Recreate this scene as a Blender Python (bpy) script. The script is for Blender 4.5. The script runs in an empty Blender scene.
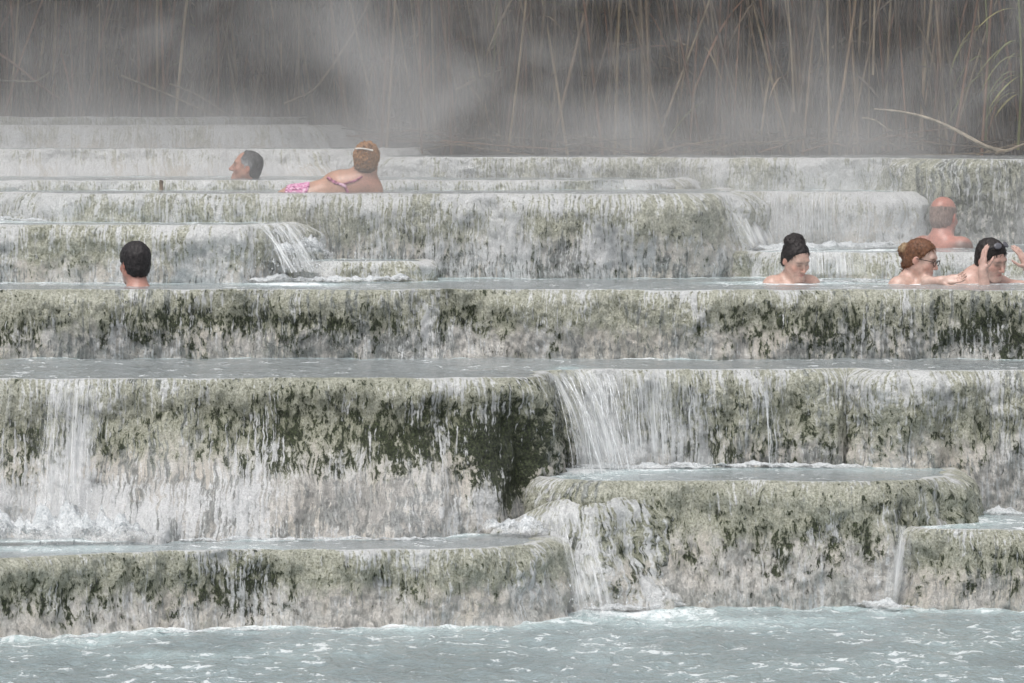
import bpy, math, random
import numpy as np
from mathutils import Vector, Matrix

rng = np.random.default_rng(11)
random.seed(11)
SC = bpy.context.scene
COL = SC.collection
F = 5040.0          # focal length in pixels of a 1024-wide frame
HOR = 115.0         # row of the horizon
CAM_Z = 2.14


def X(px, d):
    return (px - 512.0) * d / F


def Z(py, d):
    return CAM_Z - (py - HOR) * d / F


def V(px, py, d):
    return np.array([X(px, d), d, Z(py, d)])


# ------------------------------------------------------------------ noise
_perm = np.random.default_rng(5).permutation(256)
_perm = np.concatenate([_perm, _perm, _perm])
_grad = np.random.default_rng(6).normal(size=(256, 3))
_grad /= np.linalg.norm(_grad, axis=1)[:, None]


def perlin(p):
    p = np.asarray(p, dtype=np.float64)
    i = np.floor(p).astype(np.int64)
    f = p - i
    i &= 255
    u = f * f * f * (f * (f * 6 - 15) + 10)
    out = np.zeros(len(p))
    for dx in (0, 1):
        wx = u[:, 0] if dx else 1 - u[:, 0]
        for dy in (0, 1):
            wy = u[:, 1] if dy else 1 - u[:, 1]
            for dz in (0, 1):
                wz = u[:, 2] if dz else 1 - u[:, 2]
                h = _perm[_perm[_perm[(i[:, 0] + dx) & 255] + ((i[:, 1] + dy) & 255)] + ((i[:, 2] + dz) & 255)]
                g = _grad[h]
                out += wx * wy * wz * (g[:, 0] * (f[:, 0] - dx) + g[:, 1] * (f[:, 1] - dy) + g[:, 2] * (f[:, 2] - dz))
    return out * 1.5


def fbm(p, octaves=4, gain=0.5):
    p = np.asarray(p, dtype=np.float64)
    a, s, out = 1.0, 1.0, np.zeros(len(p))
    for o in range(octaves):
        out += a * perlin(p * s + 17.3 * o)
        a *= gain
        s *= 2.03
    return out


def sstep(a, b, x):
    t = np.clip((x - a) / (b - a), 0, 1)
    return t * t * (3 - 2 * t)


# ------------------------------------------------------------------ objects
def link(o):
    COL.objects.link(o)
    return o


def mesh_obj(name, verts, faces, mat=None, parent=None, smooth=True, attrs=None, uv=None, cols=None):
    """verts (n,3); faces (m,3|4) array or list of lists."""
    me = bpy.data.meshes.new(name)
    verts = np.asarray(verts, dtype=np.float32)
    if isinstance(faces, np.ndarray):
        k = faces.shape[1]
        me.vertices.add(len(verts))
        me.vertices.foreach_set('co', verts.ravel())
        me.loops.add(faces.size)
        me.loops.foreach_set('vertex_index', faces.astype(np.int32).ravel())
        me.polygons.add(len(faces))
        me.polygons.foreach_set('loop_start', np.arange(0, faces.size, k, dtype=np.int32))
        me.update(calc_edges=True)
        me.validate()
    else:
        me.from_pydata([tuple(v) for v in verts], [], faces)
        me.update()
    if smooth:
        me.polygons.foreach_set('use_smooth', np.ones(len(me.polygons), dtype=bool))
    for k, a in (attrs or {}).items():
        at = me.attributes.new(k, 'FLOAT', 'POINT')
        at.data.foreach_set('value', np.asarray(a, dtype=np.float32))
    if cols is not None:
        c = np.ones((len(verts), 4), dtype=np.float32)
        c[:, :3] = cols
        at = me.attributes.new('tint', 'FLOAT_COLOR', 'POINT')
        at.data.foreach_set('color', c.ravel())
    if uv is not None:
        li = np.zeros(len(me.loops), dtype=np.int32)
        me.loops.foreach_get('vertex_index', li)
        l = me.uv_layers.new(name='UVMap')
        l.data.foreach_set('uv', np.asarray(uv, dtype=np.float32)[li].ravel())
    if mat:
        me.materials.append(mat)
    o = bpy.data.objects.new(name, me)
    link(o)
    if parent is not None:
        o.parent = parent
    return o


def tag(o, label=None, cat=None, group=None, kind=None):
    for k, v in (('label', label), ('category', cat), ('group', group), ('kind', kind)):
        if v:
            o[k] = v
    return o


def empty(name, loc, rz=0.0):
    o = bpy.data.objects.new(name, None)
    o.empty_display_size = 0.1
    o.location = loc
    o.rotation_euler = (0, 0, rz)
    return link(o)


# ------------------------------------------------------------------ node helper
class NT:
    def __init__(self, mat):
        self.t = mat.node_tree
        self.t.nodes.clear()

    def n(self, typ, **kw):
        nd = self.t.nodes.new(typ)
        for k, v in kw.items():
            setattr(nd, k, v)
        return nd

    def set(self, sock, v):
        if hasattr(v, 'is_linked') or isinstance(v, bpy.types.NodeSocket):
            self.t.links.new(v, sock)
        elif isinstance(v, (tuple, list)) and sock.type == 'RGBA' and len(v) == 3:
            sock.default_value = (*v, 1)
        else:
            sock.default_value = v

    def math(self, op, a, b=None, c=None, clamp=False):
        nd = self.n('ShaderNodeMath', operation=op, use_clamp=clamp)
        self.set(nd.inputs[0], a)
        if b is not None:
            self.set(nd.inputs[1], b)
        if c is not None:
            self.set(nd.inputs[2], c)
        return nd.outputs[0]

    def mul(self, a, b): return self.math('MULTIPLY', a, b)
    def add(self, a, b): return self.math('ADD', a, b)

    def ss(self, x, a, b, lo=0.0, hi=1.0):
        nd = self.n('ShaderNodeMapRange', interpolation_type='SMOOTHSTEP')
        self.set(nd.inputs[0], x)
        for i, v in zip((1, 2, 3, 4), (a, b, lo, hi)):
            self.set(nd.inputs[i], v)
        return nd.outputs[0]

    def mix(self, f, a, b, mode='MIX'):
        nd = self.n('ShaderNodeMix', data_type='RGBA', blend_type=mode)
        self.set(nd.inputs[0], f)
        self.set(nd.inputs[6], a)
        self.set(nd.inputs[7], b)
        return nd.outputs[2]

    def scale(self, v, s):
        nd = self.n('ShaderNodeVectorMath', operation='MULTIPLY')
        self.set(nd.inputs[0], v)
        self.set(nd.inputs[1], s)
        return nd.outputs[0]

    def vadd(self, a, b):
        nd = self.n('ShaderNodeVectorMath', operation='ADD')
        self.set(nd.inputs[0], a)
        self.set(nd.inputs[1], b)
        return nd.outputs[0]

    def noise(self, v, scale=1.0, detail=4.0, rough=0.55, dist=0.0, color=False):
        nd = self.n('ShaderNodeTexNoise')
        self.set(nd.inputs['Vector'], v)
        nd.inputs['Scale'].default_value = scale
        nd.inputs['Detail'].default_value = detail
        nd.inputs['Roughness'].default_value = rough
        nd.inputs['Distortion'].default_value = dist
        return nd.outputs['Color' if color else 'Fac']

    def attr(self, name, color=False):
        nd = self.n('ShaderNodeAttribute', attribute_name=name)
        return nd.outputs['Color' if color else 'Fac']

    def bump(self, h, strength, dist, normal=None):
        nd = self.n('ShaderNodeBump')
        nd.inputs['Strength'].default_value = strength
        nd.inputs['Distance'].default_value = dist
        self.set(nd.inputs['Height'], h)
        if normal is not None:
            self.set(nd.inputs['Normal'], normal)
        return nd.outputs[0]

    def principled(self, **kw):
        nd = self.n('ShaderNodeBsdfPrincipled')
        for k, v in kw.items():
            self.set(nd.inputs[k.replace('_', ' ')], v)
        return nd

    def out(self, surf=None, vol=None):
        o = self.n('ShaderNodeOutputMaterial')
        if surf is not None:
            self.t.links.new(surf, o.inputs['Surface'])
        if vol is not None:
            self.t.links.new(vol, o.inputs['Volume'])


def new_mat(name):
    m = bpy.data.materials.new(name)
    m.use_nodes = True
    return m, NT(m)


# ------------------------------------------------------------------ materials
def mat_travertine():
    m, t = new_mat('wet_travertine')
    uvn = t.n('ShaderNodeUVMap', uv_map='UVMap').outputs[0]
    obj = t.n('ShaderNodeTexCoord').outputs['Object']
    w = t.noise(obj, 7.0, 3, 0.6, color=True)
    w = t.vadd(w, (-0.5, -0.5, -0.5))
    uv = t.vadd(uvn, t.scale(w, (0.045, 0.10, 0.0)))
    w2 = t.vadd(t.noise(obj, 38.0, 3, 0.6, color=True), (-0.5, -0.5, -0.5))
    uv2 = t.vadd(uv, t.scale(w2, (0.009, 0.016, 0.0)))
    moss = t.attr('moss')
    bare = t.attr('bare')
    white = t.attr('white')
    rim = t.attr('rim')
    slate = t.attr('slate')
    def cn(v, k):
        return t.mul(t.add(v, -0.5), k)

    nA = t.noise(t.scale(uv, (3.2, 2.0, 1)), 1, 5, 0.6)
    nB = t.noise(t.scale(uv2, (13.0, 7.0, 1)), 1, 5, 0.65)
    nC = t.noise(t.scale(uv2, (85.0, 30.0, 1)), 1, 4, 0.65)
    nD = t.noise(obj, 95.0, 5, 0.8)
    nE = t.noise(t.scale(uv2, (34.0, 17.0, 3.1)), 1, 6, 0.72)
    nF = t.noise(t.vadd(t.scale(uv2, (9.0, 5.0, 1)), (4.4, 1.9, 2.0)), 1, 6, 0.68)
    st = t.noise(t.scale(uv, (80.0, 4.0, 1)), 1, 4, 0.6)
    st2 = t.noise(t.vadd(t.scale(uv, (46.0, 3.4, 1)), (7.7, 3.1, 0)), 1, 5, 0.65)
    # pale crust: warm limestone to grey-white, blotched
    pale = t.mix(t.ss(nA, 0.40, 0.60), (0.63, 0.59, 0.53), (0.67, 0.665, 0.645))
    pale = t.mix(t.ss(t.add(nF, cn(nE, 0.9)), 0.52, 0.62, 0.0, 0.55), pale, (0.40, 0.395, 0.375))
    pale = t.mix(t.ss(nC, 0.50, 0.66, 0.0, 0.7), pale, (0.76, 0.745, 0.71))
    # grainy olive / cream crust of the lip
    grain = t.ss(t.add(t.mul(nD, 0.35), t.add(t.mul(nC, 0.35), t.mul(nE, 0.3))), 0.36, 0.62)
    lipc = t.mix(grain, (0.195, 0.203, 0.128), (0.70, 0.695, 0.605))
    lipm = t.ss(t.add(rim, t.add(cn(nB, 1.0), cn(nE, 0.8))), 0.30, 0.70)
    col = t.mix(lipm, pale, lipc)
    # olive film
    s = t.add(t.add(cn(nA, 0.8), cn(nB, 1.2)), t.add(cn(nE, 2.2), moss))
    s = t.add(s, t.add(cn(nC, 1.5), cn(nD, 0.7)))
    olive = t.mix(grain, (0.082, 0.093, 0.047), (0.41, 0.417, 0.315))
    col = t.mix(t.ss(s, 0.05, 0.20, 0, 0.9), col, olive)
    # slate wet streaks
    sl = t.ss(t.add(cn(st2, 1.3), t.add(slate, t.add(cn(nF, 0.9), cn(nE, 0.7)))), 0.11, 0.22, 0, 0.7)
    col = t.mix(sl, col, t.mix(t.ss(nC, 0.35, 0.65), (0.085, 0.10, 0.102), (0.36, 0.385, 0.39)))
    # bare travertine patches
    b = t.ss(t.add(t.add(cn(nA, 1.0), cn(nF, 1.4)), t.add(bare, t.add(cn(nE, 1.0), cn(nC, 0.5)))), 0.05, 0.14, 0, 0.95)
    barec = t.mix(t.ss(t.add(nE, cn(nC, 0.5)), 0.40, 0.62), (0.75, 0.725, 0.685), (0.42, 0.40, 0.37))
    barec = t.mix(t.ss(t.add(nF, cn(nE, 0.8)), 0.53, 0.62, 0, 0.6), barec, (0.40, 0.395, 0.38))
    col = t.mix(b, col, barec)
    # dark algae
    dark = t.mix(t.ss(nD, 0.42, 0.68), (0.012, 0.018, 0.009), (0.085, 0.105, 0.045))
    dk = t.ss(t.add(s, t.mul(b, -0.22)), 0.22, 0.30, 0, 0.96)
    col = t.mix(dk, col, dark)
    # thin white veil of running water, plus the highlight painted along each rim
    wv = t.ss(t.add(t.add(cn(st, 1.2), cn(nC, 0.8)), t.add(white, t.add(cn(nA, 1.1), cn(nF, 0.8)))), 0.06, 0.22, 0, 0.85)
    col = t.mix(wv, col, (0.78, 0.79, 0.795))
    # speckle
    col = t.mix(1.0, col, t.mix(t.ss(nD, 0.32, 0.68), (0.78, 0.78, 0.78), (1.15, 1.15, 1.15)), 'MULTIPLY')
    h = t.add(t.add(t.mul(nC, 0.6), t.mul(nD, 0.4)), t.add(t.mul(nE, 0.9), t.mul(st, 0.35)))
    h = t.add(h, t.mul(dk, -0.35))
    bn = t.bump(h, 0.9, 0.030)
    p = t.principled(Base_Color=col, Roughness=t.ss(nC, 0.3, 0.7, 0.28, 0.6), Normal=bn)
    p.inputs['Specular IOR Level'].default_value = 0.45
    t.out(p.outputs[0])
    return m


def mat_water(name, deep, milky, glint=1.0):
    m, t = new_mat(name)
    obj = t.n('ShaderNodeTexCoord').outputs['Object']
    foam = t.attr('foam')
    n1 = t.noise(t.scale(obj, (1.6, 1.0, 1)), 1, 4, 0.6)
    n2 = t.noise(t.scale(obj, (9.0, 2.6, 1)), 1, 4, 0.62, 0.6)
    n3 = t.noise(t.scale(obj, (11.0, 8.0, 1)), 1, 5, 0.62, 0.5)
    n4 = t.noise(t.scale(obj, (60.0, 22.0, 1)), 1, 3, 0.6)
    col = t.mix(t.ss(n1, 0.35, 0.65), deep, milky)
    col = t.mix(t.mul(t.ss(foam, 0.0, 0.7), 0.85), col, (0.50, 0.625, 0.64))
    # lacy foam near the falls
    fm = t.ss(t.add(t.add(t.mul(n2, 0.55), t.mul(n4, 0.45)), t.mul(foam, 0.42)), 0.66, 0.98)
    # scattered white flecks: wave glints painted into the water colour
    glint_mask = t.ss(t.add(n3, t.add(t.mul(t.add(n1, -0.5), 0.30), t.mul(t.add(n4, -0.5), 0.25))), 0.64 - 0.055 * glint, 0.73 - 0.055 * glint)
    fm = t.math('MAXIMUM', fm, t.mul(glint_mask, 0.62))
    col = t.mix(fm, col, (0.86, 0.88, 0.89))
    h = t.add(t.mul(n2, 0.7), t.mul(n3, 0.5))
    h = t.add(h, t.mul(n4, 0.15))
    bn = t.bump(h, 0.8, 0.06)
    p = t.principled(Base_Color=col, Roughness=t.ss(fm, 0, 1, 0.10, 0.6), Normal=bn, IOR=1.33)
    t.out(p.outputs[0])
    return m


def mat_foam():
    m, t = new_mat('white_foam')
    obj = t.n('ShaderNodeTexCoord').outputs['Object']
    edge = t.attr('edge')
    n = t.noise(obj, 26.0, 5, 0.7)
    nf = t.noise(obj, 90.0, 3, 0.7)
    a = t.ss(t.add(t.add(t.mul(n, 0.7), t.mul(nf, 0.3)), t.mul(edge, 0.45)), 0.60, 0.98)
    col = t.mix(t.ss(nf, 0.3, 0.7), (0.60, 0.64, 0.66), (0.86, 0.88, 0.89))
    p = t.principled(Base_Color=col, Roughness=0.5, Normal=t.bump(t.add(n, nf), 0.8, 0.02), Alpha=t.mul(a, 0.92))
    t.out(p.outputs[0])
    return m


def mat_fall():
    m, t = new_mat('falling_water')
    uv = t.n('ShaderNodeUVMap', uv_map='UVMap').outputs[0]
    n = t.noise(t.scale(uv, (140.0, 4.0, 1)), 1, 4, 0.6)
    n2 = t.noise(t.scale(uv, (16.0, 2.0, 1)), 1, 3, 0.6)
    edge = t.attr('edge')
    a = t.ss(t.add(t.add(t.mul(n, 1.0), t.mul(n2, 0.7)), t.mul(edge, 0.35)), 0.95, 1.5, 0.0, 0.58)
    a = t.mul(a, t.attr('fade'))
    p = t.principled(Base_Color=(0.80, 0.82, 0.83), Roughness=0.25, Normal=t.bump(n, 0.5, 0.01), Alpha=a)
    t.out(p.outputs[0])
    return m


def mat_strand():
    m, t = new_mat('water_strand')
    obj = t.n('ShaderNodeTexCoord').outputs['Object']
    n = t.noise(t.scale(obj, (60, 60, 9)), 1, 3, 0.6)
    p = t.principled(Base_Color=(0.84, 0.86, 0.87), Roughness=0.15, Alpha=t.ss(n, 0.35, 0.65, 0.12, 0.85))
    t.out(p.outputs[0])
    return m


def mat_tint(name, rough=0.6, bump=0.0, bscale=60.0, sss=0.0, spec=0.5, var=0.0, vscale=(30, 30, 30)):
    m, t = new_mat(name)
    obj = t.n('ShaderNodeTexCoord').outputs['Object']
    c = t.attr('tint', True)
    n = t.noise(obj, bscale, 4, 0.6)
    if var:
        nv = t.noise(t.scale(obj, vscale), 1, 4, 0.65)
        c = t.mix(1.0, c, t.mix(t.ss(nv, 0.3, 0.7), (1 - var,) * 3, (1 + var,) * 3), 'MULTIPLY')
    p = t.principled(Base_Color=c, Roughness=rough)
    p.inputs['Specular IOR Level'].default_value = spec
    if bump:
        t.set(p.inputs['Normal'], t.bump(n, bump, 0.006))
    if sss:
        p.inputs['Subsurface Weight'].default_value = sss
        p.inputs['Subsurface Radius'].default_value = (0.012, 0.005, 0.003)
        p.inputs['Subsurface Scale'].default_value = 0.6
    t.out(p.outputs[0])
    return m


def mat_soil():
    m, t = new_mat('dark_leaf_litter')
    obj = t.n('ShaderNodeTexCoord').outputs['Object']
    n = t.noise(obj, 9.0, 6, 0.7)
    c = t.mix(t.ss(n, 0.35, 0.7), (0.016, 0.013, 0.010), (0.075, 0.062, 0.046))
    p = t.principled(Base_Color=c, Roughness=0.9, Normal=t.bump(n, 0.8, 0.06))
    t.out(p.outputs[0])
    return m


M_TRAV = mat_travertine()
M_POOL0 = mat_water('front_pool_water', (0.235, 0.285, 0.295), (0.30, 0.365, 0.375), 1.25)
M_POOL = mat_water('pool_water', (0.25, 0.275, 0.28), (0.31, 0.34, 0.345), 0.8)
M_FOAM = mat_foam()
M_FALL = mat_fall()
M_STRAND = mat_strand()
M_SOIL = mat_soil()
M_SKIN = mat_tint('skin', 0.30, 0.25, 150, 0.10, 0.5, 0.12, (60, 60, 60))
M_HAIR = mat_tint('hair', 0.5, 0.6, 160, 0, 0.35, 0.35, (120, 120, 40))
M_CLOTH = mat_tint('cloth', 0.7, 0.2, 200, 0, 0.3, 0.0)
M_GLOSS = mat_tint('dark_plastic', 0.2)
M_REED = mat_tint('reed', 0.75, 0.2, 40, 0, 0.3, 0.30, (25, 25, 6))

# ------------------------------------------------------------------ terraces
HALF = 3.3


def smooth_path(pts):
    """pts [(px, d, bulge)] -> dense (n,3) of x, y, bulge; Catmull-Rom then even resampling."""
    P = np.array([(X(p[0], p[1]), p[1], p[2] if len(p) > 2 else 0.0, p[3] if len(p) > 3 else 0.0) for p in pts])
    Q = np.vstack([2 * P[0] - P[1], P, 2 * P[-1] - P[-2]])
    out = []
    for i in range(1, len(Q) - 2):
        p0, p1, p2, p3 = Q[i - 1:i + 3]
        # centripetal-like: cap tangents by segment length
        L = np.linalg.norm((p2 - p1)[:2])
        t1 = (p2 - p0); t1 = t1 / (np.linalg.norm(t1[:2]) + 1e-9) * L
        t2 = (p3 - p1); t2 = t2 / (np.linalg.norm(t2[:2]) + 1e-9) * L
        for s in np.linspace(0, 1, 60, endpoint=False):
            h = (2 * s**3 - 3 * s**2 + 1) * p1 + (s**3 - 2 * s**2 + s) * t1 + (-2 * s**3 + 3 * s**2) * p2 + (s**3 - s**2) * t2
            out.append(h)
    out.append(Q[-2])
    out = np.array(out)
    return out


def resample(path, step_in, step_out=0.05):
    seg = np.linalg.norm(np.diff(path[:, :2], axis=0), axis=1)
    s = np.concatenate([[0], np.cumsum(seg)])
    lim = path[:, 1] * 0.1016 + 0.25
    dens = np.where(np.abs(path[:, 0]) < lim, 1 / step_in, 1 / step_out)
    cum = np.concatenate([[0], np.cumsum(seg * 0.5 * (dens[1:] + dens[:-1]))])
    n = int(cum[-1]) + 2
    ss = np.interp(np.linspace(0, cum[-1], n), cum, s)
    return np.stack([np.interp(ss, s, path[:, k]) for k in range(path.shape[1])], 1), ss


PATHS = {}


def terrace(key, z, pts, zb, r=0.09, step=0.014, amp=1.0, moss=0.0, bare=0.0, white=0.0, slate=0.0, rimw=1.0,
            control=None, seed=0.0, label='', undercut=-0.03, back=0.6, wobble=0.075):
    path = smooth_path(pts)
    P, u = resample(path, step)
    n = len(P)
    # keep the sharp plan outline alive
    wob = wobble * fbm(np.stack([u * 1.3, np.full(n, seed), np.zeros(n)], 1), 4, 0.6)
    T = np.gradient(P[:, :2], axis=0)
    T /= np.linalg.norm(T, axis=1)[:, None] + 1e-9
    N = np.stack([T[:, 1], -T[:, 0]], 1)
    P[:, :2] += N * wob[:, None]
    PATHS[key] = (P.copy(), z, r, N.copy())
    # profile: s along
    Hh = z - zb
    prof_in = np.array([[-back, -0.10], [-back * 0.5, -0.06], [-0.18, -0.03], [-0.09, -0.012], [-0.045, -0.004]])
    na = 10
    ang = np.linspace(0, math.pi / 2, na)
    arc = np.stack([r * np.sin(ang), -r * (1 - np.cos(ang))], 1)
    nd = max(6, int((Hh - r) / step))
    dz = np.linspace(0, Hh - r, nd + 1)[1:]
    down = np.stack([np.full(nd, r), -r - dz], 1)
    prof = np.vstack([prof_in, arc, down])
    seg = np.linalg.norm(np.diff(prof, axis=0), axis=1)
    v = np.concatenate([[0], np.cumsum(seg)])
    v -= v[len(prof_in)]
    m = len(prof)
    tt = np.clip(-prof[:, 1] / Hh, 0, 1)                 # 0 lip .. 1 base
    O = prof[:, 0][None, :] + P[:, 2][:, None] * sstep(0.18, 0.95, tt)[None, :] \
        - undercut * (sstep(0.25, 0.75, tt))[None, :]
    U = np.repeat(u[:, None], m, 1)
    Vv = np.repeat(v[None, :], n, 0)
    # displacement
    q = np.stack([U.ravel(), Vv.ravel(), np.full(n * m, seed)], 1)
    face = np.repeat(sstep(-0.02, r * 1.4, v)[None, :], n, 0).ravel()
    big = fbm(q * [2.0, 1.2, 1], 3)
    mid = fbm(q * [7.0, 4.0, 1] + 3.1, 3)
    flu = fbm(q * [26.0, 5.0, 1] + 9.2, 3)
    fine = fbm(q * [48.0, 38.0, 1] + 1.7, 2)
    lumps = np.abs(fbm(q * [11.0, 8.0, 1] + 5.5, 2))
    rough = 1 + 2.6 * (np.clip(P[:, 2], 0, 1)[:, None] * sstep(0.2, 0.7, tt)[None, :]).ravel()
    disp = amp * face * rough * (0.085 * big + 0.032 * mid + (0.016 * flu + 0.011 * fine + 0.020 * lumps) / rough ** 0.8)
    ax = P[:, 0][:, None] + N[:, 0][:, None] * (O + disp.reshape(n, m))
    ay = P[:, 1][:, None] + N[:, 1][:, None] * (O + disp.reshape(n, m))
    az = z + P[:, 3][:, None] + np.repeat(prof[:, 1][None, :], n, 0) + (0.009 * fbm(q * [5, 3, 1] + 2.2, 3) * (0.4 + face)).reshape(n, m) + 0.004
    verts = np.stack([ax, ay, az], 2).reshape(-1, 3)
    ii, jj = np.meshgrid(np.arange(n - 1), np.arange(m - 1), indexing='ij')
    a = (ii * m + jj).ravel()
    faces = np.stack([a, a + 1, a + m + 1, a + m], 1)
    tq = np.repeat(tt[None, :], n, 0).ravel()
    vq = Vv.ravel()
    patch = fbm(q * [1.3, 0.6, 1] + 8.8, 3)
    at = {
        'moss': moss - 0.10 + 0.26 * patch + 0.15 * sstep(0.08, 0.35, tq) * (1 - sstep(0.5, 0.8, tq)) - 0.06 * (1 - sstep(0.02, 0.2, tq)) - 0.05 * sstep(0.6, 0.95, tq),
        'bare': bare - 0.02 - 0.34 * (1 - sstep(0.2, 0.65, tq)) + 0.12 * fbm(q * [1.7, 1, 1] + 4.4, 2),
        'white': white - 0.04 + 0.14 * fbm(q * [2.2, 0.3, 1] + 6.1, 2) + 0.06 * (1 - sstep(0.0, 0.25, tq)) + 0.28 * np.exp(-((vq - 0.004) / 0.012) ** 2),  # last term paints the wet rim's bright highlight line as white
        'slate': slate + 0.03 + 0.18 * sstep(0.3, 0.6, tq) - 0.10 + 0.20 * fbm(q * [1.9, .6, 1] + 2.9, 3),
        'rim': rimw * (1 - sstep(0.05, 0.75, tq)),
    }
    pxv = 512 + verts[:, 0] / verts[:, 1] * F
    pyv = HOR + (CAM_Z - verts[:, 2]) / verts[:, 1] * F
    if control:
        control(at, U.ravel(), tq, verts)
    ob = mesh_obj('travertine_terrace', verts, faces, M_TRAV, attrs=at, uv=np.stack([U.ravel() + seed * 13.7, vq + seed * 1.9], 1))
    tag(ob, label, 'rock terrace', kind='structure')
    return ob


def blob(verts, px, py, d, rx, rz):
    """soft bump around a real place on the rock: centre and radii in metres."""
    c = V(px, py, d)
    return np.exp(-(((verts[:, 0] - c[0]) / rx) ** 2 + ((verts[:, 2] - c[2]) / rz) ** 2))


def ctl_left_block(at, u, t, v):
    q = v * np.array([2.6, 2.6, 3.2])
    n = fbm(q, 3)
    left = 1 - sstep(X(490, 22.3), X(545, 22.5), v[:, 0])
    at['moss'] += left * (0.10 * (1 - sstep(0.3, 0.55, t)) - 0.17 * sstep(0.42, 0.68, t + 0.10 * n))
    at['moss'] += 0.36 * blob(v, 455, 435, 22.3, 0.36, 0.15) + 0.22 * blob(v, 240, 408, 22.3, 0.36, 0.12) \
        + 0.30 * blob(v, 515, 455, 22.5, 0.14, 0.22) + 0.08 * blob(v, 60, 440, 22.2, 0.35, 0.10)
    at['bare'] += left * (sstep(0.32, 0.6, t + 0.10 * n) * (0.15 + 0.30 * fbm(q * 1.6 + 33, 3)) - 0.04)
    low = blob(v, 508, 485, 22.2, 0.13, 0.16) + 0.7 * blob(v, 455, 510, 21.9, 0.10, 0.07)
    at['moss'] += 0.30 * low
    at['bare'] -= 0.25 * low
    at['white'] += 0.20 * blob(v, 70, 430, 22.2, 0.12, 0.4) + 0.14 * blob(v, 10, 440, 22.2, 0.2, 0.4) + 0.5 * blob(v, 70, 520, 21.7, 0.5, 0.17)
    at['white'] += left * sstep(0.45, 0.7, t) * (0.04 + 0.30 * n)
    at['moss'] += left * sstep(0.45, 0.7, t) * (0.02 + 0.32 * fbm(q * 1.2 + 21, 3))
    at['slate'] += left * sstep(0.45, 0.7, t) * (0.10 + 0.34 * fbm(q * 1.4 + 9, 3))
    right = sstep(X(555, 22.8), X(600, 23), v[:, 0])
    at['moss'] -= 0.06 * right
    at['white'] += 0.12 * right * (v[:, 0] < X(680, 23)) + 0.04 * right
    at['bare'] += 0.10 * right
    at['slate'] += 0.08 * right


def ctl_apron(at, u, t, v):
    r = sstep(X(530, 22), X(570, 22), v[:, 0])
    at['moss'] += 0.10 * (1 - sstep(0.45, 0.8, t))
    at['white'] += 0.12 * (1 - r) + 0.04 * r * sstep(.4, .7, t)
    at['bare'] -= 0.05 * r


def ctl_mid(at, u, t, v):
    at['moss'] += 0.10 * blob(v, 330, 322, 24.2, 0.5, 0.05) + 0.12 * blob(v, 160, 318, 24.2, 0.7, 0.05) + 0.08 * blob(v, 760, 325, 24.2, 0.5, 0.1)
    at['bare'] += 0.22 * blob(v, 520, 335, 24.2, 0.22, 0.10) + 0.18 * blob(v, 235, 340, 24.2, 0.12, 0.08) + 0.12 * blob(v, 660, 330, 24.2, 0.2, 0.1)
    at['slate'] += 0.10 * blob(v, 400, 340, 24.2, 0.9, 0.08)


def ctl_right_wall(at, u, t, v):
    r = sstep(X(890, 28.2), X(915, 28.2), v[:, 0])
    at['moss'] += r * (0.22 + 0.26 * blob(v, 960, 215, 28, 0.35, 0.16))
    at['white'] -= r * 0.25
    at['slate'] += r * 0.12
    at['bare'] += r * 0.28 * blob(v, 905, 190, 28, 0.3, 0.1)
# ---- front to back
terrace('front_ledge', 0.315, [(-650, 20.2), (-100, 20.5), (0, 20.72), (150, 20.98), (300, 21.12), (420, 21.18), (480, 21.2), (518, 21.3),
        (540, 21.52), (544, 21.9), (538, 22.6)], -0.12, r=0.075, moss=0.04, bare=0.20, slate=-0.04, seed=1.5, step=0.011,
        label='low mossy travertine ledge at the bottom left, nearest the front pool')
terrace('left_block', 0.971, [(-700, 22.0, .65), (0, 22.28, .62), (300, 22.33, .6), (440, 22.34, .45), (500, 22.38, .1), (532, 22.5, -.05), (545, 22.78, -.05),
        (562, 23.02, 0), (620, 23.1, 0), (800, 23.15, 0), (850, 23.2, 0), (872, 23.08, 0), (900, 23.0, 0), (1000, 23.05, 0), (1600, 22.9, 0)],
        0.15, r=0.085, moss=0.03, bare=0.0, white=0.0, seed=2.5, step=0.012, control=ctl_left_block,
        label='tall travertine terrace with dark moss on its left half and falling strands of water on its right')
terrace('right_block', 0.532, [(552, 23.2), (538, 22.75), (540, 22.35), (570, 22.16), (640, 22.1), (760, 22.1), (870, 22.08), (918, 22.18), (944, 22.42), (952, 22.8), (950, 23.4)],
        -0.12, r=0.10, moss=0.06, bare=0.19, seed=3.5, step=0.012, undercut=-0.04,
        label='mossy travertine block with a rounded right end, standing in the front pool')
terrace('apron', 0.455, [(420, 22.9, .2, -.26), (460, 22.5, .25, -.22), (500, 22.2, .30, -.14), (545, 22.08, .30, -.02), (600, 22.06, .20, .02), (640, 22.22, .08, .02), (655, 22.8, 0.0, .02)],
        -0.12, r=0.13, moss=0.10, bare=-0.12, white=0.06, seed=4.5, step=0.012, undercut=0.0, rimw=1.6, amp=1.0, control=ctl_apron,
        label='rounded travertine apron with streaming water between the two front blocks')
terrace('corner_ledge', 0.333, [(898, 23.5), (892, 22.9), (892, 22.4), (904, 22.08), (935, 21.96), (1024, 21.93), (1600, 21.85)],
        -0.12, r=0.085, moss=0.10, bare=0.17, seed=5.5, step=0.012,
        label='low mossy travertine ledge at the bottom right corner')
terrace('mid_wall', 1.296, [(-700, 24.35), (-100, 24.3), (0, 24.27), (200, 24.3), (400, 24.25), (512, 24.28), (700, 24.22), (900, 24.26), (1000, 24.2), (1100, 24.25), (1700, 24.2)],
        0.8, r=0.075, moss=0.08, bare=0.08, slate=0.08, seed=6.5, step=0.012, control=ctl_mid, undercut=0.0,
        label='long straight green-topped travertine terrace across the middle')
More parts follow.
